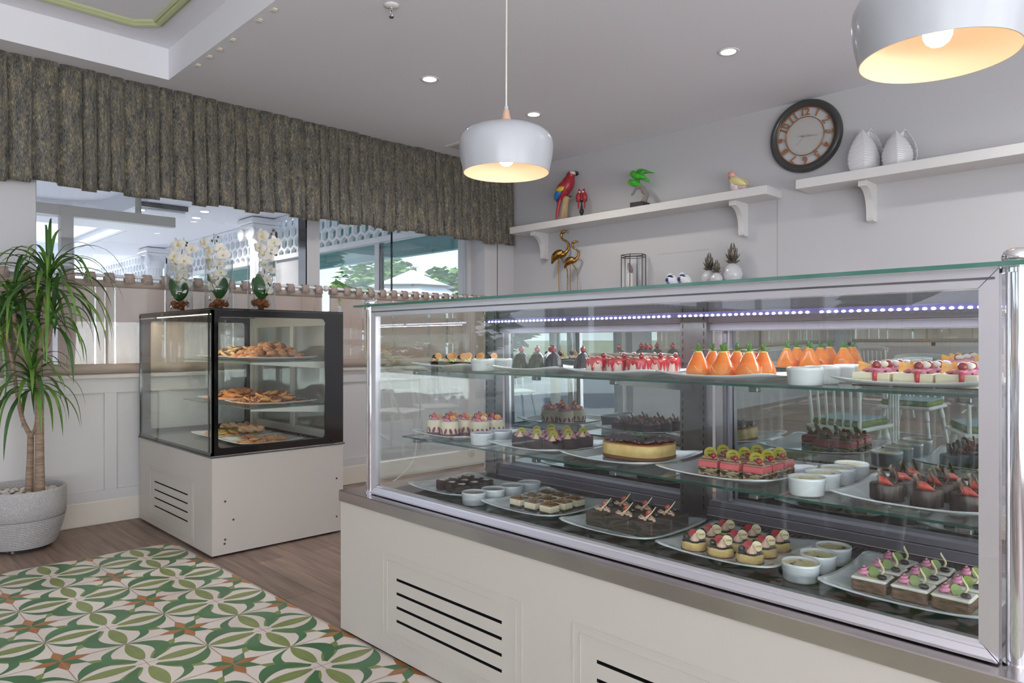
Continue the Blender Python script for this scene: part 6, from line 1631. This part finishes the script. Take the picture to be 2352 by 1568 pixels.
t = thing('curtain_rod', 'white curtain rod along the left wall windows behind the camera', 'rod', (-5.03, -5.8, ROD_Z)); MB().tube([(0, -2.8, 0), (0, 2.8, 0)], .011, 10).obj('rod', ROD, t)
POOL = mat('turquoise_pool_water', S(70, 190, 200), .1, coat=.5, bump=.3, bscale=3)
MB().box(-7, 6, -24, -11.5, -.1, -.03).obj('pool', POOL, kind='structure')
MB().box(-7, 6, -11.5, FY-.2, -.08, -.02).obj('ground.001', mat('pale_pool_terrace', S(206, 200, 190), .7), kind='structure')
umbrella(-3.4, -13.0, 2.6, 1.5, 'white parasol by the pool behind the camera, left one', .2)
umbrella(-.4, -12.6, 2.5, 1.5, 'white parasol by the pool behind the camera, right one', .9)
tree(-8.5, -26, 2.6, 2.4, 'large tree beyond the pool behind the camera, left', 31, LEAFM, 1500, 'trees beyond the pool', .2)
tree(2.5, -27, 2.8, 2.4, 'large tree beyond the pool behind the camera, right', 32, LEAFM, 1500, 'trees beyond the pool', .2)
# terrace furniture beyond the glazed door
def rattan(x, y, rz, label):
    t = thing('terrace_chair', label, 'chair', (x, y, -.02), rz, 'white terrace chairs')
    MB().bev(-.23, .23, -.22, .22, .42, .45, .01).obj('seat', CHW, t)
    for sx_ in (-1, 1):
        for sy_ in (-1, 1): MB().tube([(sx_*.19, sy_*.18, .42), (sx_*.24, sy_*.24, 0)], [.018, .012], 8).obj('leg', CHW, t)
    MB().tube([(-.21, .2, .45), (-.23, .26, .75), (-.12, .28, .88), (.12, .28, .88), (.23, .26, .75), (.21, .2, .45)], .014, 8).obj('back_frame', CHW, t)
    MB().tube([(-.22, .18, .64), (-.25, -.1, .65), (-.22, -.18, .45)], .011, 8).tube([(.22, .18, .64), (.25, -.1, .65), (.22, -.18, .45)], .011, 8).obj('armrests', CHW, t)
    for k in range(5): MB().tube([(-.14+.07*k, .21, .45), (-.12+.06*k, .28, .87)], .006, 6).obj('slat', CHW, t)
rattan(-6.35, -1.35, 1.2, 'white terrace chair outside the glass door, nearest'); rattan(-6.5, -2.0, 2.0, 'white terrace chair outside the glass door, farther left'); rattan(-8.0, -1.4, -1.4, 'white terrace chair on the far side of the terrace table')
t = tablef(-7.2, -1.45, 'white terrace table outside the glass door'); t.location[2] = -.02; t['group'] = 'terrace tables'
t = thing('terrace_planter', 'tall dark grey planter with leafy fronds outside the glass door', 'planter', (-5.8, -.42, -.02))
MB().lathe([(0, 0), (.16, 0), (.25, .12), (.27, .45), (.25, .5), (.22, .5), (.22, .42), (0, .42)], 36).obj('pot', mat('charcoal_pot', S(84, 84, 86), .5), t)
m = MB()
for k in range(46):
    leaf((0, 0, .45), k*2.4, Rl.uniform(.8, 1.5), Rl.uniform(.3, .5), .016, Rl.uniform(.8, 1.8), m)
m.obj('fronds', LF, t)
t = thing('flower_bed', 'raised stone bed with yellow flowers on the terrace', 'planter', (-9.6, -2.2, -.02))
MB().bev(-.5, .5, -1.6, 1.6, 0, .7, .02).obj('stone_box', mat('stone_box', S(172, 166, 158), .8), t)
foliage([((-.1, y, .8), .3) for y in (-1.3, -.7, 0, .7, 1.3)], 900, .06, 77).obj('plants', LEAFM, t)
m = MB()
for k in range(60): m.ball((Rl.uniform(-.3, .4), Rl.uniform(-1.5, 1.5), Rl.uniform(.85, 1.1)), .03, 6, 4)
m.obj('yellow_flowers', mat('yellow_flower', S(236, 200, 40), .6), t, kind='stuff')
tree(-12.2, -2.4, 2.3, 1.3, 'pale terrace tree beyond the flower bed', 41, LEAFM, 2200, 'terrace trees')
tree(-17.0, .6, 2.4, 2.0, 'bushy tree at the far end of the terrace', 42, LEAFD, 2200, 'terrace trees', .14)
tree(-14.2, -8.0, 2.4, 2.0, 'round tree at the left end of the terrace', 43, LEAFM, 2200, 'terrace trees', .14)
umbrella(-8.0, -6.5, 2.6, 1.3, 'small white parasol on the terrace beyond the glass door', .4)
